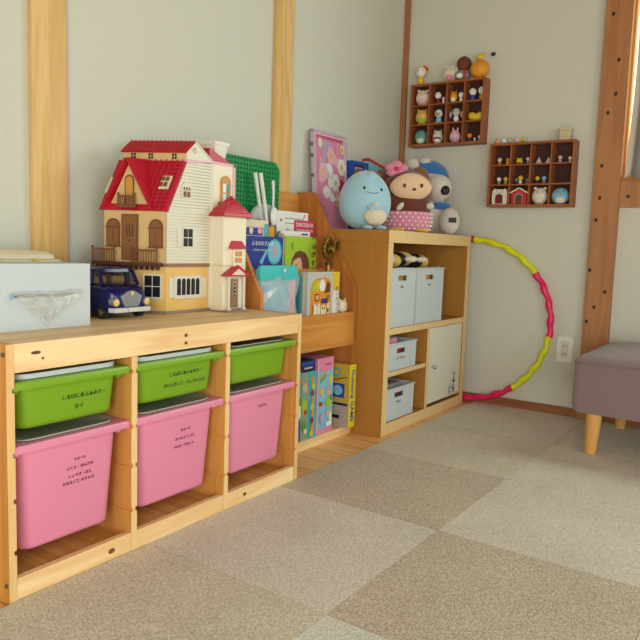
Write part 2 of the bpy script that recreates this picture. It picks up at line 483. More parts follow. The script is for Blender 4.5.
decal(b, Fr((0,.001,0), XR, UP), [('e',.245,.026,.009,.006,'brown'),('e',.245,.026,.006,.004,'slot'),('e',.7,.028,.007,.005,'brown')], .0005, .0001)
b.build('front_rail', R0, bev=.0015)
B().box(.0172, .0182, .020, .9288, TD, .038, 'pine_depth').build('bottom_panel', R0)
for z in (.06, .30):
    for xa, xb in ((.0172,.2998),(.3172,.6128),(.6302,.9288)): B().box(xa, TD-.015, z, xb, TD, z+.05, 'pine').build('back_rail', R0)
for z in (.04,.5): B().cyl((-.0005,.008,z),(-.003,.008,z),.0045,.0045,'steel',12).build('screw', R0)

def bin_(name, label, x0, x1, zr, zb, m, group, lid, text, loc_y=0.004):
    cx = (x0+x1)/2; hw = (x1-x0)/2
    o = thing(name, label, 'plastic bin', (cx, loc_y, zb), 0, group)
    y0, y1 = 0, .42; H = zr - zb
    iw = hw - .024; d = .014
    def rr(w, ya, yb, r, z): return rrect(-w, ya, w, yb, r, z, 5)
    tb = .008 if H < .15 else .014
    rings = [rr(iw-tb-.006, d+tb+.008, y1-d-tb-.006, .022, .002), rr(iw-tb, d+tb, y1-d-tb, .028, .006+0.0), rr(iw-tb+.002, d+tb-.002, y1-d-tb+.002, .03, .014),
             rr(iw, d, y1-d, .03, H-.018), rr(hw, y0, y1, .012, H-.016), rr(hw+.001, y0-.001, y1+.001, .012, H-.004), rr(hw-.002, y0+.002, y1-.002, .012, H),
             rr(iw-.004+.0, d+.006, y1-d-.006, .026, H-.0005), rr(iw-.005, d+.008, y1-d-.008, .026, H-.02), rr(iw-tb-.002, d+tb+.006, y1-d-tb-.006, .026, .006+.003)]
    b = B(); b.loft(rings, m)
    # side runner lips under the rim
    for s in (-1, 1):
        b.prism([(s*(iw-.002),H-.017),(s*(hw-.008),H-.017),(s*(hw-.010),H-.021),(s*(iw+.002),H-.028),(s*(iw-.002),H-.028)], lambda a,c:(a,.020,c), lambda a,c:(a,y1-.03,c), m)
    b.build('bin_body', o, sharp=50)
    if lid:
        lm = 'lid_gray' if lid == 1 else 'lid_clear'
        lb = B()
        zl = H + .0008; e = .020 if lid == 1 else .016
        up = .003 if lid == 1 else .010
        lb.loft([rr(hw-e, e, y1-e, .04, zl), rr(hw-e, e, y1-e, .04, zl+up), rr(hw-e-.006, e+.006, y1-e-.006, .038, zl+up),
                 rr(hw-e-.009, e+.009, y1-e-.009, .036, zl+up-.004 if lid > 1 else zl+.0006), rr(.02, .1, .3, .01, zl+up-.004 if lid > 1 else zl+.0006)],
                lm)
        lb.build('lid', o, sharp=40)
    if text:
        slope = (tb-.002) / (H-.032)
        ymid = d + tb*.45
        F = Fr((-cx, d-.0, 0), XR, (0, -slope, 1))
        first = True
        for body, xc, z, size, sp in text:
            zz = z - zb
            yy = slope*(H-.018 - zz)
            F2 = Fr((-cx, d+yy, zz), XR, (0, -slope, 1))
            text_mesh(body, size, F2, xc, 0, 'ink' if m == 'green_bin' else 'ink_red', 'lettering', o, bold=.012, spacing=1.02)
    return o
cols = [(.0125,.3045),(.3125,.6175),(.6255,.9335)]
cols = [(.0125,.3045),(.3125,.6175),(.6255,.9335)]
gt = [[('しるばにあふぁみりー',.189,.392,.0112,.93),('かぐ',.177,.3685,.0115,1)],
      [('しるばにあふぁみりー',.487,.400,.0112,.93),('おにんぎょう・ちいさいもの',.486,.374,.0108,.9)], None]
pt = [[('えるーむ',.177,.2545,.0075,1),('ふくろ・ほんだな',.178,.2365,.0085,1),('しょうき・ぼん',.178,.2185,.0085,1),('おままごと のりもの',.175,.204,.0085,1)],
      [('おるーむ',.489,.254,.0085,1),('おべんとう さら',.488,.233,.0092,1),('つみき・ブロック',.485,.213,.0088,1)],
      [('おもちゃ',.794,.262,.010,1)]]
gl = ['green plastic bin in the leftmost column, lettered with two lines', 'green plastic bin in the middle column with two lines of lettering', 'plain green plastic bin in the right column without lettering']
pl = ['large pink plastic bin bottom left with four lines of small lettering', 'large pink plastic bin in the middle column with three lines of lettering', 'large pink plastic bin in the right column with one short word']
for k, (x0, x1) in enumerate(cols):
    bin_('storage_bin', gl[k], x0, x1, .4425, .337, 'green_bin', 'green bins in the pine frame', (2, 2, 1)[k], gt[k])
    bin_('storage_bin', pl[k], x0, x1, .3155, .080, 'pink_bin', 'pink bins in the pine frame', 1, pt[k])

# ---------------------------------------------------------------- things on the pine unit
TZ = .52
o = thing('bag_dispenser_box', 'white flat-fronted box with a slot and a crumpled clear bag hanging out', 'box', (.16,.22,TZ))
b = B((.16,.22,TZ)); X0, X1, Y0, Y1 = .0, .306, .156, .285; Z1 = .666
b.box(X0, Y0, TZ, X1, Y1, Z1, 'white_plastic')
b.box(.105,Y0-.0008,.593,.262,Y0-.0001,.601,'gray')
b.build('box_body', o, bev=.002)
b = B((.16,.22,TZ))
nu, nv = 16, 9
rnd = random.Random(3)
grid = []
for j in range(nv+1):
    row = []
    t = j/nv
    xa = .108 + .045*t**1.3; xb = .285 - .055*t
    if j == 0: xa, xb = .108, .262
    for i in range(nu+1):
        s_ = i/nu
        x = xa + (xb-xa)*s_
        z = .6015 - .074*t*(1-.45*abs(s_-.55)*1.6) + (.004*math.sin(9*s_) if j else 0)
        y = Y0 - .003 - .020*math.sin(PI*min(1, t*1.2+.06))*(.5+.5*math.sin(3*s_+.4)) - rnd.random()*.007*(1 if j else 0)
        row.append(b.v((x, y, z)))
    grid.append(row)
for j in range(nv):
    for i in range(nu): b.face([grid[j][i], grid[j][i+1], grid[j+1][i+1], grid[j+1][i]], 'film')
rt = random.Random(9)
b.tube([(.106+.0155*k, Y0-.004-.002*rt.random(), .600+.003*rt.random()) for k in range(12)], [.003+.003*rt.random() for k in range(12)], 'film', 8)
b.build('clear_bag', o, sharp=14, label='crumpled clear plastic bag hanging from the slot')
b = B((.16,.22,TZ)); b.box(.103, Y0-.004, .590, .110, Y0-.001, .602, 'sky'); b.build('bag_edge', o)

o = thing('carry_case', 'cream plastic case with rounded lid and yellow latch behind the white box', 'case', (.182,.36,TZ))
b = B(); pts = [(-.17,0),(.145,0),(.145,.150),(-.17,.150)]
b.box(-.17,-.055,0,.150,.06,.150,'cream'); b.build('case_body', o, bev=.004)
b = B()
b.loft([rrect(-.17,-.055,.140,.06,.02,.1505), rrect(-.17,-.055,.140,.06,.02,.160), rrect(-.165,-.045,.128,.05,.02,.168), rrect(-.16,-.035,.09,.04,.02,.172)], 'cream'); b.build('case_lid', o)
b = B(); b.box(.072,-.0590,.142,.084,-.0555,.152,'latch_yellow'); b.build('latch', o, bev=.001)

# toy car -------------------------------------------------------
CX, CY = .470, .207
o = thing('toy_car', 'dark blue toy van-like taxi with chrome grille and cream headlights', 'toy car', (CX, CY, TZ))
# local: front faces -Y, length along +Y .0 to .235
def rsec(pts, y): return [(x, y, z) for x, z in pts]
b = B()
def hull(w, z0, z1, y, r=.012):
    return [(-w+0, y, z0), (w, y, z0), (w, y, z1-r), (w-r*.3, y, z1-r*.3), (w-r, y, z1), (-w+r, y, z1), (-w+r*.3, y, z1-r*.3), (-w, y, z1-r)]
low = [hull(.036,.030,.058,.000), hull(.052,.022,.074,.006), hull(.061,.018,.082,.025), hull(.064,.016,.088,.05), hull(.065,.016,.090,.10), hull(.065,.016,.090,.175), hull(.062,.020,.088,.195), hull(.055,.03,.06,.200)]
b.loft(low, 'car_blue'); b.build('car_body', o, sharp=50)
# roof with pillars
b = B()
b.loft([[( -.052,.062,.124),(.052,.062,.124),(.054,.075,.124),(-.054,.075,.124)],[( -.048,.064,.1275),(.048,.064,.1275),(.05,.075,.130),(-.05,.075,.130)]], 'car_blue')
b.loft([rrect(-.058,.056,.058,.192,.02,.119), rrect(-.057,.058,.057,.190,.02,.127), rrect(-.046,.07,.046,.180,.018,.132)], 'car_blue')
def bar(p0, p1, r=.004, m='car_blue'): b.cyl(p0, p1, r, r, m, 8)
for s in (-1, 1):
    bar((s*.058,.040,.085),(s*.054,.062,.124),.005); bar((s*.0610,.085,.088),(s*.056,.09,.123),.007); bar((s*.0610,.140,.088),(s*.056,.140,.123),.007); bar((s*.058,.185,.086),(s*.054,.182,.123),.008)
pass
b.build('car_roof', o, sharp=40)
b = B()
b.poly([(-.056,.041,.086),(.056,.041,.086),(.052,.062,.122),(-.052,.062,.122)], 'car_glass')
for s in (-1,1): b.poly([(s*.0605,.045,.089),(s*.061,.185,.089),(s*.055,.180,.121),(s*.054,.064,.121)], 'car_glass')
b.build('car_window', o, fixn=False)
for y in (.085, .145):
    for s in (-1, 1):
        B().box(s*.03-.020, y, .088, s*.03+.020, y+.014, .108, 'car_seat').build('seat', o, bev=.003)
b = B()   # grille
gp = [(-.034,.060),(-.024,.064),(-.014,.071),(0,.074),(.014,.071),(.024,.064),(.034,.060),(.029,.044),(.022,.032),(-.022,.032),(-.029,.044)]
b.prism(gp, lambda a,c:(a,-.004,c), lambda a,c:(a,.012,c), 'grille')
for k in range(7): b.box(-.021+k*.007-.0006,-.0052,.034,-.021+k*.007+.0006,-.0042,.062,'steel')
b.build('grille', o, bev=.001)
B().ell((0,-.006,.066),(.005,.003,.006),'lamp_amber').build('badge', o)
for s in (-1, 1):
    b = B(); b.cyl((s*.050,.014,.044),(s*.050,-.005,.044),.0110,.0105,'grille'); b.ell((s*.050,-.005,.044),(.0090,.004,.0090),'lamp_amber'); b.build('headlight', o)
b = B(); b.loft([[(x,y,.018) for x,y in ((-.064,.010),(-.058,-.010),(.058,-.010),(.064,.010),(.05,.006),(-.05,.006))],[(x,y,.030) for x,y in ((-.064,.010),(-.058,-.010),(.058,-.010),(.064,.010),(.05,.006),(-.05,.006))]], 'bumper')
b.box(-.016,-.0125,.019,.024,-.0105,.030,'offwhite'); b.build('bumper', o, bev=.0015)
for s in (-1, 1):
    for y in (.038, .155):
        b = B(); b.cyl((s*.066,y,.0165),(s*.048,y,.0165),.0165,.0165,'tyre',20); b.cyl((s*.067,y,.0165),(s*.0655,y,.0165),.009,.009,'chrome',14); b.build('wheel', o, bev=.0015)
b = B()
for s in (-1, 1): b.box(s*.0655-.001,.108,.064,s*.0655+.001,.12,.067,'chrome')
b.build('door_handle', o)

# doll house ----------------------------------------------------
HC = Vector((.616,.232,TZ)); dv = Vector((-.431,.902,0))
def HS(s, w, z):  # s along the facade, w inwards, z absolute
    return (dv.x*s + w, dv.y*s, z - TZ)
H = thing('doll_house', 'large toy house with red roofs, cream walls, balconies and a small tower', 'doll house', HC)
SL, WD = .179, .172
def hbox(b, s0, w0, z0, s1, w1, z1, m): b.box(s0, w0, z0, s1, w1, z1, m, T=HS)
b = B(); hbox(b, 0,0,.528,SL,WD,.652,'house_yellow'); hbox(b,-.003,-.003,.5205,SL,WD,.5285,'foundation')
b.build('lower_storey', H)
b = B(); hbox(b, -.003,-.005,.662,SL+.002,WD,.8125,'house_tan'); b.build('upper_storey', H)
b = B(); hbox(b,-.004,-.004,.6525,SL,WD,.6615,'house_beam'); b.build('beam_course', H)
# gable block under the roof
b = B(); prof = [(.002,.8130),(WD,.8130),(WD,.957),(.060,.946)]
b.prism(prof, lambda w,z:(0.002,w,z), lambda w,z:(SL,w,z), 'house_cream', T=HS); b.build('gable_block', H)
# clapboard cladding on the right hand wall
b = B()
k = 0; z = .6635
while z < .946:
    w0 = -.005 if z < .813 else -.002+(z-.813)*.058/.135
    z1 = min(z+.0082, .954)
    w1 = -.005 if z1 < .813 else -.002+(z1-.813)*.058/.135
    b.prism([(w0,z),(WD,z),(WD,z1),(w1,z1)], lambda w,zz:HS(-.0045,w,zz), lambda w,zz:HS(-.0002,w,zz), 'house_cream')
    v = b.bm.verts; v.ensure_lookup_table()
    z += .0088
b.build('clapboard_wall', H, bev=.0006, seg=1)
b = B(); hbox(b,-.0065,-.002,.8115,-.0005,WD,.8145,'house_cream'); hbox(b,-.007,WD-.006,.53,-.001,WD+.002,.957,'house_cream'); b.build('wall_trim', H)
DA, DZ = .105, .944
# main roof slab
def slab(b, P, th, m):   # quad with thickness along its normal
    P = [Vector(p) for p in P]; n = (P[1]-P[0]).cross(P[3]-P[0]).normalized()*th
    a = [b.v(p) for p in P]; c = [b.v(p+n) for p in P]
    b.face(a[::-1], m); b.face(c, m)
    for i in range(4): b.face([a[i], a[(i+1)%4], c[(i+1)%4], c[i]], m)
b = B(); slab(b, [HS(-.010,-.014,.808), HS(-.010,.055,.950), HS(SL+.010,.055,.950), HS(SL+.010,-.014,.808)], -.006, 'roof_red')
for k in range(12):   # tile ribs
    s0 = -.006 + k*.016
    t0 = max(0.0, min(.97, (DZ+.010-abs(s0-DA)/.072*.135-.812)/.141)) if abs(s0-DA) < .074 else 0.0
    P0 = Vector(HS(s0,-.0175+.0675*t0,.812+.141*t0)); P1 = Vector(HS(s0,.050,.953)); b.cyl(P0, P1, .0018, .0018, 'roof_red', 6)
for k in range(11):
    t = (k+1)/12
    b.cyl(HS(-.009,-.0175+.0685*t,.812+.141*t), HS(.045-.03*t,-.0175+.0685*t,.812+.141*t), .0013,.0013,'roof_red_light',5)
b.build('main_roof', H)
b = B(); slab(b, [HS(-.012,-.015,.808), HS(-.012,.055,.952), HS(-.004,.055,.952), HS(-.004,-.015,.808)], -.009, 'roof_red_light')
b.prism([(.054,.9475),(WD+.008,.9575),(WD+.008,.9625),(.054,.9525)], lambda w,z:(-.012,w,z), lambda w,z:(-.003,w,z), 'light_pink', T=HS); b.build('roof_edge', H)
# dormer with its own gable
DA, DZ = .105, .944
b = B(); b.prism([(.046,.8140),(.165,.8140),(DA,DZ-.006)], lambda s,z:HS(s,-.006,z), lambda s,z:HS(s,.02,z), 'house_tan'); b.build('dormer_wall', H)
b = B()
for s_end in (.034, .176):
    slab(b, [HS(s_end,-.019,.809), HS(DA,-.021,DZ+.003), HS(DA,.058,DZ+.006), HS(s_end,-.004,.809)], .006 if s_end > .1 else -.006, 'roof_red')
b.build('dormer_roof', H)
b = B()
def arch(b, F, cx, z0, w, h, m, d0, d1, n=8):
    r = w/2; pts = [(cx-r,z0),(cx+r,z0)] + [(cx+r*math.cos(PI*i/n), z0+h-r+r*math.sin(PI*i/n)) for i in range(n+1)]
    # remove duplicates
    b.prism(pts, lambda a,c:F.p(a,c,d0), lambda a,c:F.p(a,c,d1), m)
# facade frame: right is decreasing s (towards C) seen from the front
FFL = Fr((0,0,-TZ), -dv, UP)       # a = -s
FF = Fr(FFL.O + FFL.n*.0048, -dv, UP)
def fa(s): return -s
FS = Fr((0,0,-TZ), XR, UP)        # side wall, a = w
b = B(); arch(b, FFL, fa(.107), .820, .027, .084, 'house_brown', .0062, .0085); arch(b, FFL, fa(.107), .822, .020, .077, 'house_orange', .0086, .0092); b.build('dormer_window', H)
def railing(b, F, a0, a1, z0, z1, d, m, n):
    b.prism([(a0,z1-.005),(a1,z1-.005),(a1,z1),(a0,z1)], lambda a,c:F.p(a,c,d-.003), lambda a,c:F.p(a,c,d+.003), m)
    b.prism([(a0,z0),(a1,z0),(a1,z0+.003),(a0,z0+.003)], lambda a,c:F.p(a,c,d-.003), lambda a,c:F.p(a,c,d+.003), m)
    for k in range(n+1):
        a = a0+(a1-a0)*k/n; b.cyl(F.p(a,z0,d), F.p(a,z1-.004,d), .0016 if 0<k<n else .003, .0016 if 0<k<n else .003, m, 6)
    for a in (a0, a1): b.ell(F.p(a,z1+.003,d),(.004,.004,.004),m,nu=8,nv=6)
b = B(); railing(b, FF, fa(.132), fa(.084), .817, .847, .020, 'house_brown', 8); b.prism([(fa(.134),.813),(fa(.082),.813),(fa(.082),.817),(fa(.134),.817)], lambda a,c:FF.p(a,c,.006), lambda a,c:FF.p(a,c,.022),'house_brown'); b.build('dormer_balcony', H)
# skylight
b = B()
def roofpt(s, t, h=0):  # t 0..1 up the roof
    P = Vector(HS(s,-.0155+.0690*t,.809+.142*t)); n = Vector(HS(1,0,0)).cross(Vector(HS(0,.0875,.165))-Vector(HS(0,0,0)))
    nn = Vector((-.90,-.0,.43)); return P + nn*(.006+h)
def rq(b, s0, t0, s1, t1, h, m): 
    b.poly([roofpt(s0,t0,h),roofpt(s1,t0,h),roofpt(s1,t1,h),roofpt(s0,t1,h)], m)
b = B()
A = [roofpt(.032,.40,.0),roofpt(.004,.40,.0),roofpt(.004,.66,.0),roofpt(.032,.66,.0)]
slab(b, A, -.004, 'cream')
for s0,s1 in ((.029,.0195),(.0165,.007)):
    for t0,t1 in ((.43,.52),(.545,.63)): rq(b,s0,t0,s1,t1,.0046,'house_brown')
b.build('skylight', H)
b = B(); A = [roofpt(.184,.30,.0),roofpt(.178,.30,.0),roofpt(.178,.62,.0),roofpt(.184,.62,.0)]; slab(b, A, -.003, 'cream'); b.build('skylight', H)
# facade door, shuttered windows, deck
def fbox(b, F, a0, z0, a1, z1, d0, d1, m): b.prism([(a0,z0),(a1,z0),(a1,z1),(a0,z1)], lambda a,c:F.p(a,c,d0), lambda a,c:F.p(a,c,d1), m)
b = B(); fbox(b, FF, fa(.130), .668, fa(.081), .796, .0002, .004, 'house_brown'); fbox(b, FF, fa(.125), .671, fa(.086), .791, .0041, .0055, 'house_brown_panel')
for k in range(3): arch(b, FF, fa(.1135-.0085*k), .733, .0035, .038-.004*abs(k-1), 'house_brown_dark', .0055,.0062,4)
fbox(b, FF, fa(.111), .722, fa(.100), .725, .0055, .0064, 'house_brown_dark'); b.build('front_door', H)
for sc in (.155, .029):
    b = B(); arch(b, FF, fa(sc), .706, .040, .078, 'house_brown', .0002, .004)
    fbox(b, FF, fa(sc+.022), .758, fa(sc-.022), .762, .004, .007, 'house_brown'); fbox(b, FF, fa(sc+.022), .704, fa(sc-.022), .7075, .0, .007, 'house_brown')
    fbox(b, FF, fa(sc+.016), .71, fa(sc+.001), .756, .004, .0055, 'house_brown_panel'); fbox(b, FF, fa(sc-.001), .71, fa(sc-.016), .756, .004, .0055, 'house_brown_panel'); arch(b, FF, fa(sc), .763, .030, .015, 'house_brown_panel', .004, .0052)
    b.build('shuttered_window', H)
b = B(); fbox(b, FF, fa(.208), .654, fa(.008), .663, .0, .028, 'house_brown_dark')
for k in range(12): fbox(b, FF, fa(.194-.016*k+.005), .643, fa(.194-.016*k), .654, .0, .018, 'house_brown_dark')
b.build('deck', H)
b = B(); railing(b, FF, fa(.206), fa(.142), .663, .700, .024, 'house_brown', 9); b.build('deck_railing', H)
b = B(); railing(b, FF, fa(.093), fa(.018), .663, .700, .024, 'house_brown', 10); b.build('deck_railing', H)
def pane_win(parent, F, a0, z0, a1, z1, nx, nz, fm, gm, d=.0, th=.004, shutters=None, name='window'):
    b = B(); fbox(b, F, a0, z0, a1, z1, d+.0002, d+th, fm)
    e = .004; gx = (a1-a0-2*e)/nx; gz = (z1-z0-2*e)/nz; q = .0012
    for i in range(nx):
        for j in range(nz): fbox(b, F, a0+e+gx*i+q, z0+e+gz*j+q, a0+e+gx*(i+1)-q, z0+e+gz*(j+1)-q, d+th, d+th+.0006, gm)
    if shutters:
        for (x0, x1) in ((a0-shutters, a0-.001), (a1+.001, a1+shutters)):
            fbox(b, F, x0, z0+.002, x1, z1-.002, d+.0002, d+.0025, fm)
            for j in range(5): fbox(b, F, x0+.002, z0+.006+j*(z1-z0-.012)/5, x1-.002, z0+.010+j*(z1-z0-.012)/5, d+.0025, d+.0032, fm)
    return b.build(name, parent)
pane_win(H, FFL, fa(.068), .562, fa(.012), .632, 2, 2, 'offwhite', 'window_dark')
pane_win(H, FFL, fa(.160), .562, fa(.104), .632, 2, 2, 'offwhite', 'window_dark')
FSd = Fr(FS.O + FS.n*.0045, XR, UP)
pane_win(H, FSd, .050,.706,.096,.766,2,2,'house_cream','window_dark', shutters=.016)
b = B(); arch(b, FSd, .066, .846, .034, .046, 'house_cream', .0002, .004)
for x0 in (.053, .0675): fbox(b, FSd, x0, .850, x0+.0115, .866, .004, .0046, 'house_brown')
for k in range(3): arch(b, FSd, .056+k*.010, .869, .006, .010, 'house_brown', .004,.0046,4)
b.build('window', H)
b = B(); fbox(b, FS, .026,.566,.136,.628,.0002,.004,'offwhite')
for k in range(5): arch(b, FS, .044+.0185*k-.0, .572, .0145, .048, 'window_dark', .004,.0046,6)
for x0 in (.008,.137): fbox(b, FS, x0,.566,x0+.017,.622,.0002,.003,'offwhite')
fbox(b, FS, .024,.562,.138,.567,.0,.007,'offwhite'); b.build('window', H)
# attic with dormer roof
AW0, AW1, AR = .062, .140, .092
b = B(); b.prism([(AW0,.9510),(AW1,.9570),(AR,1.008),(AW0,.979)], lambda w,z:HS(-.006,w,z), lambda w,z:HS(SL+.002,w,z), 'house_tan'); 
b.build('attic', H)
b = B(); b.prism([(AW0+.001,.9545),(WD-.006,.9605),(AR,1.006),(AW0+.001,.978)], lambda w,z:HS(-.0095,w,z), lambda w,z:HS(-.0062,w,z), 'house_cream')
b.cyl(HS(-.0095,AR,.983), HS(-.0125,AR,.983), .009,.009,'offwhite',16); b.cyl(HS(-.0125,AR,.983), HS(-.0130,AR,.983), .006,.006,'cream',16)
b.build('attic_gable', H)
b = B(); slab(b, [HS(-.012,AW0-.009,.975), HS(-.012,AR,1.010), HS(SL+.004,AR,1.010), HS(SL+.004,AW0-.009,.975)], -.004, 'roof_red')
slab(b, [HS(-.012,WD-.004,.960), HS(-.012,AR,1.010), HS(SL+.004,AR,1.010), HS(SL+.004,WD-.004,.960)], .004, 'house_cream')
for k in range(16): 
    s0 = -.010+k*.0125; b.cyl(HS(s0,AW0-.011,.9775), HS(s0,AR-.0035,1.0118), .0012,.0012,'roof_red',5)
b.build('attic_roof', H)
FA = Fr(Vector(HS(0,AW0,TZ)) + Vector((0,0,-TZ)), -dv, UP)
for s0 in (.150, .098, .028):
    b = B(); fbox(b, FA, fa(s0+.010), .9535, fa(s0-.010), .9735, .0002,.002,'house_tan')
    for i in (0,1):
        for j in (0,1): fbox(b, FA, fa(s0+.007-.008*i), .9555+.0085*j, fa(s0+.007-.008*i-.006), .9625+.0085*j, .002,.0026,'window_dark')
    b.build('window', H)
# right wing with chimney
wx0, wx1 = .790-HC.x, .888-HC.x
b = B(); b.box(wx0, -.002, .006, wx1, .075, .440, 'house_tower'); b.box(wx1-.008,-.005,.28,wx1+.002,.0,.442,'light_pink'); b.box(wx0,-.005,.436,wx1+.003,.0,.443,'light_pink'); b.build('wing', H)
b = B(); b.prism([(wx0-.004,.482),(wx0-.004,.4405),(wx1+.008,.4405)], lambda a,c:(a,.006,c), lambda a,c:(a,.085,c), 'roof_red'); b.build('wing_roof', H)
b = B()
cx0, cx1 = .815-HC.x, .872-HC.x
b.loft([[(cx0+.010,.020,.452),(cx1-.006,.020,.452),(cx1-.006,.065,.452),(cx0+.010,.065,.452)],[(cx0+.002,.014,.498),(cx1+.002,.014,.498),(cx1+.002,.072,.498),(cx0+.002,.072,.498)],[(cx0-.002,.010,.498),(cx1+.006,.010,.498),(cx1+.006,.075,.498),(cx0-.002,.075,.498)],[(cx0-.002,.010,.507),(cx1+.006,.010,.507),(cx1+.006,.075,.507),(cx0-.002,.075,.507)]],'chimney_face')
for k in range(5):
    z = .458+.0085*k; b.box(cx0+.006-.0006*k, .0185-.0011*k, z, cx1-.0035+.0012*k, .06, z+.0012, 'light_gray')
b.build('chimney', H)
FW = Fr((0,-.002,-TZ), XR, UP)
b = B(); ax = .846-HC.x; arch(b, FW, ax, .838, .040, .088, 'house_orange', .0002,.006)
for i in (0,1):
    for j in (0,1): fbox(b, FW, ax-.0145+.0155*i, .846+.030*j, ax-.001+.0155*i, .872+.030*j, .006,.0068,'window_teal' if i else 'white')
b.build('arched_window', H)
b = B(); railing(b, FW, .815-HC.x, .865-HC.x, .822,.840,.008,'house_brown',6); b.build('wing_balcony', H)
# tower
tx = [(.789,.2285),(.791,.182),(.876,.168),(.882,.2285)]
tl = [(x-HC.x, y-HC.y) for x, y in tx]
b = B(); b.prism(tl, lambda x,y:(x,y,.004), lambda x,y:(x,y,.282), 'house_tower')
b.prism([(x+(-.004 if i in (0,1) else .004), y-(.004 if i in (1,2) else 0)) for i,(x,y) in enumerate(tl)], lambda x,y:(x,y,.0005), lambda x,y:(x,y,.004), 'foundation')
b.prism([(x+(-.002 if i in (0,1) else .002), y-(.002 if i in (1,2) else 0)) for i,(x,y) in enumerate(tl)], lambda x,y:(x,y,.137), lambda x,y:(x,y,.139), 'house_tan')
b.build('tower', H)
b = B(); ap = Vector((.838-HC.x,.197-HC.y,.346)); e = .013
base = [(.788-e,.238),(.791-e,.182-e),(.878+e,.167-e),(.885+e,.238)]
bs = [Vector((x-HC.x,y-HC.y,.2825)) for x,y in base]; bt = [Vector((p.x,p.y,.2875)) for p in bs]
vb = [b.v(p) for p in bs]; vt = [b.v(p) for p in bt]; va = b.v(ap)
b.face(vb[::-1],'roof_red')
for i in range(4): b.face([vb[i],vb[(i+1)%4],vt[(i+1)%4],vt[i]],'roof_red'); b.face([vt[i],vt[(i+1)%4],va],'roof_red')
for i in (0,1,2):
    p, q = bt[i], bt[(i+1)%4]
    for k in range(1,8):
        t = k/8; b.cyl(p.lerp(ap,t), q.lerp(ap,t), .0016,.0016,'roof_red_light',5)
b.build('tower_roof', H)
FT = Fr((0,-.070,-TZ), (Vector((.872,.158,0))-Vector((.802,.165,0))), UP)
FT = Fr((tl[1][0],tl[1][1],-TZ), (.083,-.010,0), UP)
b = B(); fbox(b, FT, .031,.660,.070,.706,.0002,.012,'house_tower'); fbox(b, FT, .029,.656,.072,.660,.0,.015,'offwhite')
for i in (0,1):
    for j in (0,1): fbox(b, FT, .037+.014*i,.667+.019*j,.049+.014*i,.682+.019*j,.012,.0126,'house_orange')
b.build('bay_window', H)
b = B(); b.prism([(.019,.708),(.080,.708),(.070,.732),(.029,.732)], lambda a,c:FT.p(a,c,.0), lambda a,c:FT.p(a,c,.016 if c < .71 else .004), 'roof_red_light'); b.build('bay_roof', H)
b = B(); fbox(b, FT, .024,.530,.060,.622,.0002,.004,'offwhite'); fbox(b, FT, .028,.532,.056,.618,.004,.006,'house_beam')
b.prism([(.042,.566),(.050,.583),(.042,.610),(.034,.583)], lambda a,c:FT.p(a,c,.006), lambda a,c:FT.p(a,c,.0068), 'house_brown_dark')
for k in range(4):
    b.cyl(FT.p(.033,.570+.011*k,.0072),FT.p(.051,.579+.011*k,.0072),.0006,.0006,'offwhite',5); b.cyl(FT.p(.051,.570+.011*k,.0072),FT.p(.033,.579+.011*k,.0072),.0006,.0006,'offwhite',5)
b.build('tower_door', H)
for a in (.010, .070):
    b = B(); fbox(b, FT, a-.004,.5257,a+.004,.6265,.012,.019,'offwhite'); fbox(b, FT, a-.006,.5257,a+.006,.532,.009,.022,'offwhite'); b.build('porch_column', H)
b = B(); b.prism([(-.012,.627),(.092,.627),(.040,.660)], lambda a,c:FT.p(a,c,.0002), lambda a,c:FT.p(a,c,.026), 'roof_red'); b.prism([(.012,.631),(.068,.631),(.040,.650)], lambda a,c:FT.p(a,c,.026), lambda a,c:FT.p(a,c,.0275), 'offwhite'); b.build('porch_roof', H)
b = B(); fbox(b, FT, .000,.5205,.084,.5255,.0042,.026,'foundation'); fbox(b, FT, .022,.5256,.062,.530,.0042,.009,'foundation'); b.build('porch_step', H)

# ---------------------------------------------------------------- slanted wooden book rack
RX0, RX1, RF = .9485, 1.5335, .166
K = thing('book_rack', 'orange-brown wooden rack with sloping sides and stepped book pockets', 'book rack', (RX0, RF, 0))
def side(x0, x1):
    pts = [(RF,0),(WY-.02,0),(WY-.02,.936),(.376,.936),(RF,.568)]
    b = B((RX0,RF,0)); b.prism(pts, lambda y,z:(x0,y,z), lambda y,z:(x1,y,z), 'rack_side'); b.build('side_panel', K, loc=(0,0,0), bev=.001)
side(RX0, RX0+.017); side(RX1-.017, RX1)
def kb(name, y0, z0, y1, z1, m='rack_wood', bev=.001):
    b = B((RX0,RF,0)); b.box(RX0+.0172, y0, z0, RX1-.0172, y1, z1, m); b.build(name, K, loc=(0,0,0), bev=bev)
kb('front_board', RF+.001, .352, RF+.015, .480)
kb('bottom_board', RF+.001, .0, .44, .034, 'pine')
kb('pocket_floor', RF+.016, .352, .445, .364)
kb('back_panel', .446, .034, .455, .930)
kb('pocket_board', .262, .3642, .274, .640); kb('pocket_board', .345, .3642, .357, .745)

def book(name, label, x0, x1, z0, z1, y, th, cover, cat='book', group=None, shapes=(), tilt=0, pages='white', texts=(), lean=0.0):
    """upright book facing -Y; tilt rotates around Y"""
    w, h = x1-x0, z1-z0
    o = thing(name, label, cat, ((x0+x1)/2, y, z0), 0, group)
    o.rotation_euler = (lean, tilt, 0)
    b = B(); b.box(-w/2, 0, 0, w/2, .0015, h, cover); b.box(-w/2, th-.0015, 0, w/2, th, h, cover); b.box(-w/2, .0015, 0, -w/2+.002, th-.0015, h, cover)
    F = Fr((-w/2, 0, 0), XR, UP)
    decal(b, F, shapes, .0005, .0003)
    b.build('cover', o)
    B().box(-w/2+.0021, .0016, .003, w/2-.003, th-.0016, h-.003, pages).build('pages', o)
    for body, size, a, c, m, r in texts: text_mesh(body, size, F, a, c, m, 'lettering', o, d=.0005+.0003*(len(shapes)+1), rot=r, bold=.01)
    return o
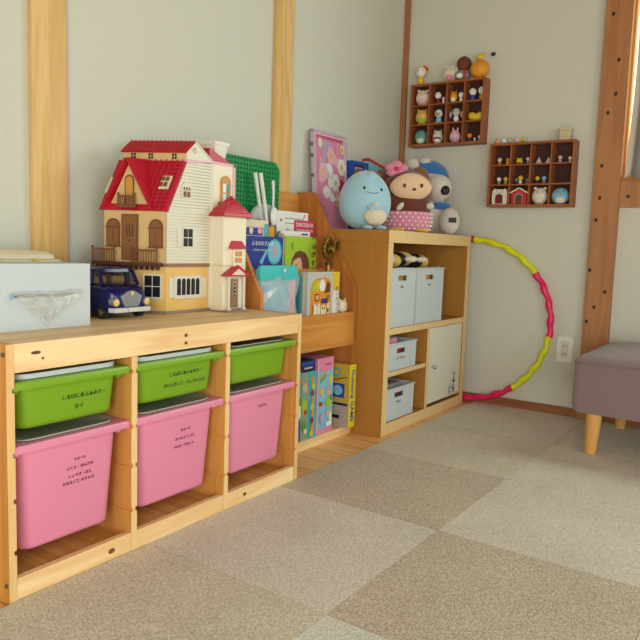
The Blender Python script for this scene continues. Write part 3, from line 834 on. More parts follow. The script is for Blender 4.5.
# front pocket
FZ = .3645
o = thing('plastic_document_bag', 'clear crinkled plastic bag with turquoise flap in the front pocket', 'bag', (1.072,.195,FZ))
b = B(); rnd = random.Random(5); g = []
for j in range(11):
    row = []
    for i in range(13):
        x = -.100 + .202*i/12; z = .255*j/10
        row.append(b.v((x, -.003 - .008*rnd.random() - .006*math.sin(i*.9+j), z)))
    g.append(row)
for j in range(10):
    for i in range(12): b.face([g[j][i],g[j][i+1],g[j+1][i+1],g[j+1][i]], 'film_blue')
b.build('bag_film', o, sharp=12)
b = B(); b.box(-.098,.001,.002,.06,.004,.25,'sky'); b.box(.0605,.001,.002,.100,.004,.25,'light_pink')
decal(b, Fr((0,.001,0),XR,UP), [('e', .068+.011*(k%3), .03+.022*(k//3)+.006*(k%2), .0028,.0035,'magenta') for k in range(30)] + [('poly',[(-.09,.05),(.03,.12),(.05,.14),(-.08,.075)],'white'),('poly',[(-.085,.16),(.01,.22),(.04,.23),(-.08,.20)],'white'),('poly',[(-.03,.03),(.05,.09),(.055,.10),(-.02,.05)],'lilac')], .0003, .00005)
b.build('paper_insert', o)
b = B(); b.loft([[(-.104,-.012,.246),(.100,-.012,.246),(.100,.006,.246),(-.104,.006,.246)],[(-.104,-.010,.275),(.097,-.010,.275),(.097,.006,.275),(-.104,.006,.275)],[(-.095,-.006,.292),(.088,-.006,.292),(.088,.004,.292),(-.095,.004,.292)]],'turquoise')
b.ell((.022,-.012,.276),(.007,.003,.006),'cream'); b.build('flap', o, sharp=30)
book('notebook', 'thin teal notebook standing between the clear bag and the picture book', 1.186, 1.198, .3645, .618, .188, .055, 'teal', texts=())
book('notebook', 'grey-brown thin book pressed beside the cat picture book', 1.2035, 1.218, .3645, .630, .186, .055, 'box_gray')
shp = [('r', .000,.0,.205,.268,'light_gray'),('poly',[(.155,.268),(.203,.268),(.203,.20),(.168,.205)],'yellow'),('r',.162,.0,.200,.198,'white')]
shp += [('poly',[(.02,.11),(.148,.11),(.148,.225),(.135,.243),(.10,.25),(.05,.245),(.03,.232),(.02,.215)],'orange'),('r',.026,.108,.142,.142,'yellow'),
        ('e',.040,.215,.012,.022,'lime'),('e',.062,.22,.011,.02,'yellow'),('e',.09,.22,.018,.022,'white'),('poly',[(.105,.19),(.14,.195),(.142,.225),(.122,.235)],'brown'),
        ('r',.045,.165,.072,.190,'brown'),('r',.049,.169,.068,.186,'skin'),('r',.085,.155,.125,.172,'deep_blue'),('e',.045,.135,.012,.020,'white'),('e',.068,.132,.010,.026,'cream'),('r',.082,.112,.112,.148,'cream'),('e',.092,.138,.003,.006,'black'),('e',.103,.138,.003,.006,'black'),
        ('r',.120,.108,.130,.158,'white'),('r',.120,.122,.130,.136,'red'),('e',.128,.178,.008,.009,'leaf'),('e',.120,.162,.007,.007,'red'),('r',.028,.118,.034,.150,'red')]
book('picture_book', 'picture book with orange house full of cats on a pale cover', 1.226, 1.429, .3645, .632, .184, .028, 'light_gray', shapes=shp, texts=[('ねこのアパート',.0185,.181,.150,'dark_red',-PI/2)])
o = thing('cat_figurine', 'small pale yellow cat ornament beside the cat picture book', 'figurine', (1.474,.195,.3645))
b = B(); b.box(-.018,-.012,0,.018,.014,.112,'cream'); b.ell((0,0,.135),(.026,.018,.026),'cream'); 
for s in (-1,1): b.cyl((s*.016,0,.150),(s*.020,0,.167),.008,.001,'cream',8)
decal(b, Fr((0,-.0178,.135),XR,UP), [('e',-.008,.002,.002,.002,'brown'),('e',.008,.002,.002,.002,'brown'),('e',0,-.004,.002,.0015,'brown')]); b.build('body', o)
# second pocket
book('picture_book', 'deep blue book with a pale blue round whale on the cover', 1.006, 1.205, .3645, .751, .280, .02, 'deep_blue',
     shapes=[('e',.152,.335,.040,.045,'cyan'),('e',.152,.335,.034,.038,'sky'),('e',.152,.34,.014,.018,'lilac'),('poly',[(.07,.30),(.10,.335),(.115,.34),(.095,.31),(.085,.29)],'sky')],
     texts=[('よるのおさんぽ',.0165,.085,.362,'white',0),('しずかなうみのえほん',.0085,.075,.340,'white',0)])
book('picture_book', 'pink and blue patterned book behind the deep blue book', 1.030, 1.150, .3645, .806, .305, .012, 'light_pink',
     shapes=[('r',.0,.39,.09,.415,'deep_blue'),('r',.0,.42,.12,.442,'cream'),('e',.03,.405,.01,.012,'cream'),('e',.075,.405,.012,.010,'light_pink'),('r',.098,.38,.12,.43,'turquoise')])
book('book', 'small orange and silver spined book beside the blue ones', 1.160, 1.190, .3645, .786, .308, .02, 'orange')
o = book('picture_book', 'lime green book with a brown-haired face at the bottom of the cover', 1.222, 1.412, .3645, .757, .282, .014, 'lime',
     shapes=[('poly',[(.035,.275),(.04,.31),(.06,.335),(.09,.342),(.12,.335),(.14,.315),(.15,.29),(.15,.275)],'brown'),('poly',[(.035,.275),(.05,.305),(.075,.315),(.10,.30),(.105,.275)],'skin'),('e',.085,.300,.012,.017,'skin'),('r',.035,.345,.045,.37,'leaf'),('e',.065,.290,.0025,.005,'black')],
     texts=[('くうちゃん',.030,.170,.328,'ink',-PI/2)])
book('book', 'white thin book standing just behind the green book', 1.228, 1.402, .3645, .776, .305, .010, 'white', shapes=[('r',.12,.398,.16,.404,'deep_blue')])
book('book', 'narrow brown-spined book left of the green book', 1.2075, 1.219, .3645, .765, .285, .02, 'box_gray')
# rear pocket
book('paper_booklet', 'white printed booklet standing at the back of the rack', 1.272, 1.466, .3645, .850, .362, .006, 'white',
     shapes=[('poly',[(.155,.455),(.160,.455),(.176,.478),(.170,.478)],'red'),('r',.045,.440,.14,.443,'gray'),('r',.045,.458,.15,.461,'gray'),('e',.022,.452,.007,.006,'gray'),('e',.016,.390,.02,.022,'blue'),('e',.018,.39,.011,.012,'yellow'),('e',.062,.405,.012,.02,'light_pink'),('e',.075,.395,.008,.02,'dark_red')])
book('book', 'crimson pink book with white block lettering at the back of the rack', 1.376, 1.503, .3645, .820, .3575, .0035, 'hot_pink',
     texts=[('DINOSAUR',.0225,.063,.438,'white',0),('THE BIG BOOK',.0160,.063,.416,'white',0)])
o = thing('clear_round_pouch', 'clear round pouch of small coloured pieces leaning on the green baseplate', 'pouch', (1.232,.388,.3645))
b = B(); b.box(-.05,-.006,.0,.05,.006,.40,'white'); b.build('card_backing', o)
b = B(); b.ell((-.005,-.004,.440),(.088,.012,.068),'film'); b.build('pouch_film', o)
rnd = random.Random(11)
for k in range(12):
    a = rnd.random()*6.28; r = rnd.random()**.5
    b = B(); cx_, cz_ = -.01+.055*r*math.cos(a), .430+.042*r*math.sin(a)
    s_ = .007+rnd.random()*.004
    b.box(cx_-s_, -.017, cz_-s_, cx_+s_, -.010, cz_+s_, rnd.choice(['red','turquoise','yellow','magenta','blue','leaf','orange'])); b.build('coloured_piece', o, bev=.001)
for x0, x1, lab in ((1.176,1.225,'left'),(1.192,1.241,'right')):
    o = thing('chopstick', 'white plastic chopstick, the %s one of the upright pair' % lab, 'chopstick', (x1-.02,.355+(.012 if lab=='left' else 0)+.008,.3645+.40), 0, 'white chopsticks against the green baseplate')
    b = B(); b.tube([(0,0,0),(-.008,.010,.10),(x0-x1+.02,.016,.212)], [.005,.0065,.0075], 'white', 8); b.build('stick', o)
o = thing('spoon', 'white plastic spoon standing beside the chopsticks', 'spoon', (1.252,.366,.3645))
b = B(); b.tube([(0,.004,.34),(0,.0,.50),(.004,.004,.555),(.006,.008,.590)], [.004,.004,.005,.006], 'white', 8); b.build('handle', o)
b = B(); b.ell((0,-.006,.462),(.021,.008,.034),'white'); b.build('bowl', o)
# green baseplate
o = thing('building_baseplate', 'green studded building baseplate leaning upright behind the doll house', 'baseplate', (1.135,.420,.3645))
b = B(); PW = .384; px0 = -.167; pz0 = .281
c = .016
b.prism([(px0,pz0),(px0+PW-c,pz0),(px0+PW,pz0+c),(px0+PW,pz0+PW-c*1.5),(px0+PW-c*1.5,pz0+PW),(px0,pz0+PW)], lambda a,z:(a,0,z), lambda a,z:(a,.003,z), 'lego_green')
b.box(px0+.1,0.0031,.0,px0+.13,.006,.5,'lego_green')
for i in range(24):
    for j in range(24):
        x = px0+.008+.016*i; z = pz0+.008+.016*j
        if (i in (22,23) and j == 23) or (i == 23 and j in (0,22)): continue
        b.cyl((x,.0,z),(x,-.0045,z),.0048,.0046,'lego_green',8)
b.build('studded_plate', o, sharp=30)

# ornamental key
o = thing('ornate_key', 'antique-gold gear-headed toy key hanging over the front of the rack', 'key', (1.424,.232,.3645))
b = B(); b.cyl((0,0,.0),(0,0,.30),.009,.009,'brass',12); b.cyl((0,0,.25),(0,0,.272),.014,.014,'brass',12); b.cyl((0,0,.29),(0,0,.30),.013,.013,'brass_dark',12); b.build('shaft', o)
b = B(); b.tube([(.032*math.cos(2*PI*i/28),0,.352+.036*math.sin(2*PI*i/28)) for i in range(28)], .0075, 'brass', 8, closed=True)
for k in range(14):
    a = 2*PI*k/14; b.box(.036*math.cos(a)-.004,-.005,.352+.040*math.sin(a)-.004,.036*math.cos(a)+.004,.005,.352+.040*math.sin(a)+.004,'brass_dark')
b.ell((0,-.004,.352),(.018,.010,.020),'brass_dark'); b.ell((0,-.012,.352),(.007,.005,.008),'brass'); b.build('gear_head', o)
b = B(); b.tube([(.052+.017*math.cos(2*PI*i/20),0,.364+.017*math.sin(2*PI*i/20)) for i in range(20)], .006,'brass',8,closed=True); b.ell((.052,0,.364),(.010,.006,.010),'brass_dark'); b.build('side_wing', o)
b = B()
for k in range(5): 
    a = PI*.30+k*PI*.14; b.cyl((.034*math.cos(a),0,.352+.036*math.sin(a)),(.052*math.cos(a),0,.352+.056*math.sin(a)),.004,.0015,'brass',8)
b.build('crown_points', o)

# boxed games under the front board
BZ = .0342
def gbox(label, x0, y0, x1, y1, z0, z1, m, spine=None, shapes=(), sshapes=(), texts=(), stexts=(), rz=0, name='game_box'):
    cx_, cy_ = x0, y0
    o = thing(name, label, 'game box', (cx_, cy_, z0), rz, 'boxed games under the book rack')
    w, d, h = x1-x0, y1-y0, z1-z0
    b = B(); b.box(0,0,0,w,d,h,m)
    F = Fr((0,0,0), XR, UP); G = Fr((0,d,0), (0,-1,0), UP)
    if spine: decal(b, F, [('r',0,0,w,h,spine)], .0003, 0)
    decal(b, F, shapes, .0007, .0003); decal(b, G, sshapes, .0005, .0003)
    b.build('carton', o)
    for body,size,a,c,mm,r in texts: text_mesh(body,size,F,a,c,mm,'lettering',o,d=.0009+.0003*len(shapes),rot=r,bold=.02)
    for body,size,a,c,mm,r in stexts: text_mesh(body,size,G,a,c,mm,'lettering',o,d=.0009+.0003*len(sshapes),rot=r,bold=.01)
    return o
gbox('thin teal and blue game box at the far left of the lower shelf', 1.170,.178,1.199,.42,BZ,.285,'cyan',shapes=[('r',0,0,.03,.075,'blue'),('r',0,.085,.03,.13,'white'),('r',0,.13,.03,.16,'leaf'),('e',.016,.215,.010,.012,'red'),('e',.016,.215,.006,.007,'yellow')])
gbox('turquoise game box with orange lettering running down its spine', 1.2015,.178,1.293,.42,BZ,.278,'gray_green',shapes=[('r',.044,0,.0925,.244,'cyan'),('e',.022,.19,.014,.018,'skin'),('e',.020,.12,.016,.03,'lime'),('e',.026,.10,.009,.01,'red'),('e',.018,.05,.014,.02,'leaf'),('e',.028,.03,.010,.01,'cream'),
     ('e',.066,.215,.011,.012,'orange'),('e',.069,.19,.010,.012,'yellow'),('e',.065,.165,.011,.012,'red'),('e',.068,.14,.010,.012,'orange'),('e',.064,.115,.011,.013,'yellow'),('e',.067,.09,.010,.012,'orange'),('e',.065,.065,.010,.012,'red'),('e',.068,.04,.011,.012,'orange'),('e',.062,.018,.012,.012,'yellow')])
gbox('flat dark blue box lying on top of the turquoise game box', 1.204,.185,1.292,.40,.2785,.318,'navy',shapes=[('r',.004,.022,.085,.035,'blue'),('r',.02,.01,.07,.016,'light_gray')])
gbox('pale blue and pink game box with cartoon child artwork', 1.2955,.176,1.400,.42,BZ,.318,'pink',shapes=[('r',.010,.020,.1035,.235,'sky'),('r',.0,.0,.007,.28,'light_pink'),('r',.05,.255,.085,.262,'magenta'),('poly',[(.018,.19),(.055,.215),(.060,.228),(.020,.205)],'leaf'),('poly',[(.02,.205),(.06,.225),(.062,.234),(.02,.215)],'orange'),
     ('e',.085,.20,.012,.018,'yellow'),('e',.03,.16,.012,.014,'yellow'),('e',.075,.16,.018,.018,'lilac'),('e',.075,.15,.013,.012,'skin'),('e',.075,.115,.020,.020,'lime'),('e',.09,.13,.008,.012,'leaf'),('e',.070,.075,.012,.014,'skin'),('e',.086,.055,.010,.022,'cream'),('e',.03,.06,.011,.02,'lilac'),('r',.058,.025,.095,.042,'white'),('e',.022,.115,.010,.008,'red')])
gbox('yellow game box with blue lettering on its spine, sticking out at the right', 1.462,.142,1.508,.238,BZ,.280,'box_yellow_dull',spine='bright_yellow',
     sshapes=[('r',0,0,.095,.098,'box_gray'),('r',.005,.085,.09,.094,'black'),('r',.015,.032,.055,.046,'black'),('r',.012,.055,.06,.058,'gray'),('r',.010,.115,.075,.170,'blue'),('e',.045,.143,.022,.02,'sky'),('e',.038,.212,.020,.018,'cyan'),('e',.038,.212,.013,.012,'box_yellow_dull'),('poly',[(.03,.18),(.085,.196),(.085,.199),(.03,.183)],'black')],
     texts=[('Guessing GAME',.031,.023,.124,'blue',-PI/2)])

# ---------------------------------------------------------------- birch cube shelf
SX0, SX1, SF = 1.5375, 2.322, .039; SB = .43; SH = .794
Q = thing('cube_shelf', 'light birch cube shelf with one white door, standing in the corner', 'shelf unit', (SX0, SF, 0))
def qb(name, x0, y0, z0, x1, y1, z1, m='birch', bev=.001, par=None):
    b = B((SX0,SF,0)); b.box(x0,y0,z0,x1,y1,z1,'birch' if m == 'birch_lit' else m)
    if m == 'birch_lit': edge(b, m)
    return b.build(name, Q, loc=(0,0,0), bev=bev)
qb('side_panel', SX0, SF, 0, SX0+.037, SB, SH-.048, 'birch_lit'); qb('side_panel', SX1-.037, SF, 0, SX1, SB, SH-.048, 'birch_lit')
qb('top_panel', SX0, SF, SH-.0478, SX1, SB, SH, 'birch_lit'); qb('plinth', SX0+.0372, SF+.001, 0, SX1-.0372, SB, .047, 'birch_lit')
qb('middle_shelf', SX0+.0372, SF+.002, .3935, SX1-.0372, SB-.008, .4185, 'birch_lit'); qb('divider', 1.912, SF+.002, .0472, 1.937, SB-.008, .3933, 'birch_lit')
qb('small_shelf', SX0+.0372, SF+.006, .228, 1.9118, SB-.008, .247, 'birch_lit'); qb('back_panel', SX0+.0372, SB-.007, .0472, SX1-.0372, SB-.001, SH-.048)
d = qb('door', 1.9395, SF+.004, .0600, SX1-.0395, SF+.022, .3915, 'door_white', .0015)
b = B(); b.cyl((1.974-SX0,.0038,.221),(1.974-SX0,-.012,.221),.006,.009,'chrome',14); b.ell((1.974-SX0,-.014,.221),(.009,.004,.009),'chrome'); k = b.build('door_knob', d)
FD = Fr((2.155-SX0,.004,.068), XR, UP)
b = B()   # small ink drawing: a plant in a pot and two little animals
sh = [('e',.060,.085,.013,.014,'black'),('e',.060,.085,.010,.010,'door_white'),('e',.064,.089,.004,.006,'black'),('r',.056,.045,.064,.072,'black'),('e',.048,.060,.008,.004,'black'),('e',.072,.056,.007,.004,'black'),
      ('e',.058,.030,.014,.012,'black'),('e',.060,.032,.008,.007,'door_white'),('r',.050,.002,.056,.020,'black'),('r',.062,.002,.068,.020,'black'),('e',.018,.028,.012,.013,'black'),('e',.018,.028,.009,.010,'door_white'),('e',.014,.031,.003,.004,'black'),('r',.012,.0,.016,.016,'black'),('r',.020,.0,.024,.016,'black'),('r',.040,.10,.0415,.115,'black'),('r',.078,.10,.0795,.118,'black'),('e',.030,.046,.004,.004,'black')]
decal(b, FD, sh, .0004, .0001); b.build('ink_drawing', d, label='black line drawing sticker')

def crate(label, x0, x1, z0, z1, group, words, hole_z, hole_fill='slot', depth=.30, hw=.035, taper=.004, shift=0.0):
    o = thing('storage_box', label, 'storage box', ((x0+x1)/2, .048, z0), 0, group)
    w = (x1-x0)/2; h = z1-z0; t = .003
    b = B()
    hz = hole_z - z0; hx = -w*.08 + shift; hh = .010
    def fr(x, z): 
        k = 1 - taper/w*(1-z/h)
        return (x*k, (1-z/h)*taper, z)
    def wallp(pts, m='white_plastic'): b.poly([fr(*p) for p in pts], m)
    # front wall around the handle hole, outer and inner skins
    for dy in (0, t):
        q = lambda x, z: (fr(x,z)[0], fr(x,z)[1]+dy, z)
        for (a0,c0,a1,c1) in ((-w,0,w,hz-hh),(-w,hz+hh,w,h),(-w,hz-hh,hx-hw,hz+hh),(hx+hw,hz-hh,w,hz+hh)):
            b.poly([q(a0,c0),q(a1,c0),q(a1,c1),q(a0,c1)], 'white_plastic')
    k0 = fr(hx-hw,hz); 
    b.box(-w+taper, depth-t-.004, 0, w-taper, depth-.004, h, 'white_plastic')
    b.prism([(-w,h),(-w+taper,0),(-w+taper+t,0),(-w+t,h)], lambda a,c:(a,.0,c), lambda a,c:(a,depth-.004,c), 'white_plastic')
    b.prism([(w,h),(w-taper,0),(w-taper-t,0),(w-t,h)], lambda a,c:(a,.0,c), lambda a,c:(a,depth-.004,c), 'white_plastic')
    b.box(-w+taper, taper, 0, w-taper, depth-.004, t, 'white_plastic')
    b.build('box_body', o, fixn=False, sharp=20)
    b = B(); e = .004
    b.box(-w-e,-e,h-.006,w+e,0.0,h,'white_plastic'); b.box(-w-e,depth-.004,h-.006,w+e,depth,h,'white_plastic'); b.box(-w-e,0.0001,h-.006,-w,depth-.0041,h,'white_plastic'); b.box(w,0.0001,h-.006,w+e,depth-.0041,h,'white_plastic')
    b.build('box_rim', o, bev=.001)
    b = B(); b.box(hx-hw-.006,.016,.004,hx+hw+.006,.10,hz+.020,hole_fill); b.build('contents', o, bev=.003, label='contents seen through the handle hole')
    F = Fr((0,taper*.4,0), XR, UP)
    text_mesh(words[0], words[1], F, hx, hz-words[2], 'ink', 'lettering', o, d=.002, bold=.01)
    return o
crate('tall white box at the left of the shelf top compartment', 1.5785, 1.790, .4187, .650, 'tall white boxes in the birch shelf', ('ぬい',.014,.035), .611, 'house_orange')
crate('tall white box at the right, an orange toy showing in its handle hole', 1.800, 2.058, .4187, .650, 'tall white boxes in the birch shelf', ('ぬの',.013,.033), .611, 'orange')
crate('small white box on the upper small shelf with red contents in its handle', 1.580, 1.824, .2472, .357, 'small white boxes in the birch shelf', ('カードゲーム',.0125,.030), .323, 'red', hw=.034)
crate('small white box at the bottom of the shelf with dark contents', 1.580, 1.820, .0474, .177, 'small white boxes in the birch shelf', ('ぬりえ',.0125,.030), .146, 'brown', hw=.036)
o = thing('plush_bee', 'black and yellow striped soft toy lying on the tall white boxes', 'soft toy', (1.84,.12,.622))
b = B(); 
for k, m in enumerate(['plush_yellow','black','plush_yellow','black','black','plush_yellow']):
    b.ell((-.10+.050*k, .02, .062-.004*abs(k-2)), (.036,.045,.030), m, rot=(0,.15,0))
b.build('body', o)
b = B(); b.ell((-.165,.0,.060),(.038,.035,.028),'light_gray'); b.build('head', o)
b = B(); b.ell((-.02,-.03,.062),(.045,.02,.014),'plush_cream'); b.ell((.08,-.03,.060),(.045,.02,.012),'plush_cream'); b.build('wing', o)
B((1.68,.07,.3)).box(1.60,.07,.255,1.70,.25,.372,'plush_pink').build('pencil_case', bev=.006, label='pink patterned pouch poking out of the upper small white box', cat='pouch')
b = B((1.67,.08,.06)); b.box(1.60,.075,.055,1.76,.27,.186,'gray'); b.build('cloth_pouch', bev=.008, label='grey pouch poking out of the bottom small white box', cat='pouch')
o = thing('skipping_rope', 'white rope loop with pink handle hanging beside the tall boxes', 'rope', (2.10,.08,.4187))
b = B(); b.tube([(-.035,0,.235),(-.02,0,.22),(.0,0,.15),(.004,0,.09),(-.006,0,.004)], .003, 'white', 8); b.build('rope', o)
b = B(); b.cyl((-.016,.02,.001),(-.018,.02,.10),.006,.007,'hot_pink',10); b.build('handle', o)

# ---------------------------------------------------------------- plush toys on the shelf
PZ = SH + .0005
def eye(b, p, r, m='black'): b.ell(p, r, m, nu=10, nv=8)
# pale blue egg plush; local front is -Y, turned towards the room's middle
def one(name, parent, p, r, m, rot=(0,0,0), label=None, nu=18, nv=12):
    b = B(); b.ell(p, r, m, rot=rot, nu=nu, nv=nv); return b.build(name, parent, label=label)
o = thing('plush_toy', 'egg-shaped pale blue soft toy holding a cream pouch on the birch shelf', 'soft toy', (1.655,.222,PZ), -.87)
def egg(p):
    t = p.z/.117; k = 1.02-.07*t+.10*max(0,-t)**2
    return (p.x*k, p.y*k, p.z)
b = B(); b.ell((0,0,.117),(.102,.085,.1165),'plush_blue',nu=40,nv=28, shape=egg); b.build('body', o)
def esurf(x, z, lift=0.0):
    t = (z-.117)/.1165; k = 1.02-.07*t+.10*max(0,-t)**2
    q = max(0.0, 1-t*t-(x/(.102*k))**2); return (x, -.085*k*math.sqrt(q)-lift, z)
one('forehead_tuft', o, (.016,-.036,.213), (.024,.022,.013), 'plush_blue', rot=(.6,0,0))
for x, z in ((-.016,.160),(.053,.156)): one('eye', o, esurf(x,z), (.0055,.004,.006), 'black', nu=10, nv=8)
b = B(); b.tube([esurf(x,z,.0012) for x,z in ((-.006,.146),(.002,.142),(.012,.1405),(.024,.1405),(.034,.142),(.042,.146))], .0012, 'brown', 6); b.build('mouth', o)
one('pouch', o, (.030,-.086,.052), (.045,.022,.034), 'plush_cream', nu=24)
one('held_toy', o, (.028,-.094,.087), (.034,.014,.015), 'plush_blue')
one('held_toy_patch', o, (.030,-.104,.098), (.014,.008,.007), 'plush_cream')
for x in (.002,.056): one('foot', o, (x,-.078,.009), (.021,.022,.009), 'plush_blue')
# brown plush
o = thing('plush_toy', 'brown soft toy with a pale face, pink flower and dotted pink trousers', 'soft toy', (1.905,.165,PZ), -.97)
b = B(); b.ell((0,0,.100),(.102,.074,.0995),'plush_brown',nu=32,nv=20); b.build('body', o)
b = B(); b.ell((0,.0,.180),(.104,.076,.080),'plush_brown',nu=32,nv=20); b.build('head', o)
b = B(); b.ell((.008,-.050,.188),(.088,.036,.057),'plush_face',nu=30,nv=18, shape=lambda p:(p.x*(1-.16*max(0,p.z/.057)), p.y, p.z)); b.build('face', o)
for x, z in ((-.022,.189),(.048,.191)): one('eye', o, (x,-.0845+abs(x-.008)*.06,z), (.0075,.004,.009), 'dark_red', nu=12, nv=8)
one('nose', o, (.018,-.0865,.175), (.008,.005,.006), 'dark_red', nu=12, nv=8)
def tring(z, k): return [(.110*k*math.cos(2*PI*i/36), .083*k*math.sin(2*PI*i/36), z) for i in range(36)]
TR = [(0.0,.78),(.006,.88),(.018,.95),(.035,.99),(.055,1.0),(.075,.985),(.086,.96)]
b = B(); b.loft([tring(z,k) for z,k in TR], 'plush_pink'); b.build('trousers', o)
b = B()
for row in range(5):
    z = .014+.016*row; k = [.93,.98,.995,1.0,.98][row]
    for c_ in range(13):
        a = -2.95 + (c_+.5*(row % 2))*.235
        b.ell((.110*k*math.cos(a), .083*k*math.sin(a), z), (.0048,.0048,.0048), 'white', nu=8, nv=6)
b.build('polka_dots', o)
for k in range(5):
    a = 2*PI*k/5+.3; one('petal', o, (-.052+.028*math.cos(a),-.020,.262+.019*math.sin(a)), (.022,.013,.017), 'plush_pink')
one('flower_centre', o, (-.052,-.032,.262), (.009,.008,.009), 'hot_pink')
one('ear', o, (.052,.010,.240), (.040,.020,.036), 'plush_tan', rot=(0,.6,0)); one('ear', o, (-.092,.02,.215), (.03,.018,.03), 'plush_brown')
one('hand', o, (-.036,-.078,.104), (.011,.009,.020), 'plush_white', rot=(0,.7,0)); one('hand', o, (.092,-.040,.112), (.018,.014,.014), 'plush_white')
one('foot', o, (-.048,-.080,.009), (.034,.022,.009), 'plush_yellow'); one('foot', o, (.058,-.070,.009), (.032,.022,.009), 'plush_yellow')
# white plush dog with blue hood
o = thing('plush_toy', 'white soft toy dog in a blue hood with a black patched foot', 'soft toy', (2.175,.165,PZ), -.95)
b = B(); b.ell((-.01,.01,.095),(.068,.062,.0945),'plush_white',nu=24,nv=16); b.build('body', o)
b = B(); b.ell((-.030,.01,.232),(.084,.075,.080),'plush_white',nu=28,nv=18); b.build('head', o)
one('muzzle', o, (-.002,-.080,.205), (.060,.060,.058), 'plush_white', nu=24, nv=16)
one('nose', o, (.020,-.134,.190), (.021,.013,.021), 'black')
b = B(); b.ell((-.032,.022,.254),(.096,.080,.082),'plush_cap',nu=28,nv=18, shape=lambda p:(p.x, p.y, max(p.z,-.035))); b.build('hood', o)
one('pompom', o, (-.110,-.018,.310), (.030,.024,.026), 'plush_white'); one('pompom', o, (-.052,-.010,.326), (.026,.020,.016), 'plush_white')
one('collar', o, (.020,-.038,.128), (.048,.035,.018), 'plush_cap')
one('arm', o, (-.050,-.058,.070), (.040,.040,.069), 'plush_white', rot=(0,.12,0))
one('foot', o, (.056,-.082,.060), (.045,.042,.0595), 'plush_white', nu=24, nv=14)
b = B(); b.box(.044,-.1285,.052,.078,-.119,.074,'black'); b.build('foot_patch', o, bev=.003)
# brown plush head peeking from behind
o = thing('plush_toy', 'tan-brown round soft toy peeking out behind the blue and brown ones', 'soft toy', (1.865,.328,PZ), -.8)
b = B(); b.ell((0,0,.115),(.075,.065,.115),'plush_tan',nu=24,nv=16); b.ell((0,0,.205),(.072,.062,.058),'plush_tan',nu=24,nv=14); b.build('body', o)
b = B(); b.ell((-.05,0,.248),(.022,.014,.020),'plush_tan'); b.ell((.05,0,.248),(.022,.014,.020),'plush_tan'); b.build('ear', o)
# boxes leaning against the wall behind
o = thing('game_box', 'tall blue game box with a dark picture, behind the pale blue soft toy', 'game box', (1.92,.440,PZ))
b = B(); b.box(-.072,-.035,0,.058,.0,.306,'blue'); decal(b, Fr((-.075,-.035,0),XR,UP), [('r',.008,.17,.085,.292,'navy'),('r',.016,.18,.078,.28,'lilac'),('e',.04,.23,.012,.03,'navy'),('e',.062,.24,.009,.03,'dark_red'),('e',.108,.26,.014,.02,'sky')]); b.build('carton', o)
o = thing('game_box', 'long red-topped box leaning in the corner behind the soft toys', 'game box', (2.115,.440,PZ))
b = B(); b.prism([(-.135,0),(.21,0),(.21,.262),(-.135,.318)], lambda a,c:(a,-.035,c), lambda a,c:(a,0,c), 'sky'); b.prism([(-.135,.3182),(.21,.2622),(.21,.275),(-.135,.331)], lambda a,c:(a,-.036,c), lambda a,c:(a,0,c), 'red'); b.build('carton', o)
# framed panel
o = thing('framed_picture', 'clear-framed pink patterned panel leaning against the wall on the shelf', 'picture', (1.598,.415,PZ))
W_, H_ = .238, .400
lean = -.06
FP = Fr((0,0,0), XR, UP)
b = B(); T = lambda x,y,z:(x, y+.05*z/ H_*.6, z)
b.box(0,0,0,W_,.012,H_,'light_pink',T=T)
def P2(a,c): return (a,c)
FPn = Fr((0,0,0), XR, (0,.03,H_))
rnd = random.Random(21)
sh = [('r',.014,.014,W_-.014,H_-.014,'pink')]
for k in range(18): sh.append(('poly',[(.020+.011*k,.386),(.031+.011*k,.386),(.0255+.011*k,.366)],'magenta'))
for k in range(46):
    sh.append(('e', rnd.uniform(.045,W_-.045), rnd.uniform(.03,H_-.05), rnd.uniform(.010,.030), rnd.uniform(.012,.032), rnd.choice(['light_pink','white','lilac','pink','light_pink','magenta','lilac'])))
for (x,z) in ((.06,.24),(.15,.20),(.12,.31),(.20,.27)):
    for k in range(6):
        a = 2*PI*k/6; sh.append(('e', x+.022*math.cos(a), z+.025*math.sin(a), .013,.015, 'light_pink' if x<.14 else 'white'))
    sh.append(('e',x,z,.010,.012,'yellow'))
sh += [('e',.04,.355,.016,.02,'cream'),('e',.205,.345,.015,.02,'cream'),('e',.205,.345,.009,.011,'orange'),('e',.16,.13,.018,.02,'cream'),('e',.16,.11,.024,.016,'skin')]
decal(b, FPn, sh, .0006, .00004); b.build('printed_panel', o)
b = B()
for (x0,z0,x1,z1) in ((-.004,0,.006,H_),(W_-.006,0,W_+.004,H_),(-.004,-.0,W_+.004,.006),(-.004,H_-.006,W_+.004,H_+.004)):
    b.box(x0,-.004,z0,x1,.013,z1,'frame_lilac',T=T)
b.build('frame', o, bev=.001)
b = B()
for z in (.29,.335,.21): b.box(-.014,-.002,z,-.0065,.010,z+.014,'steel',T=T)
b.build('clip', o)

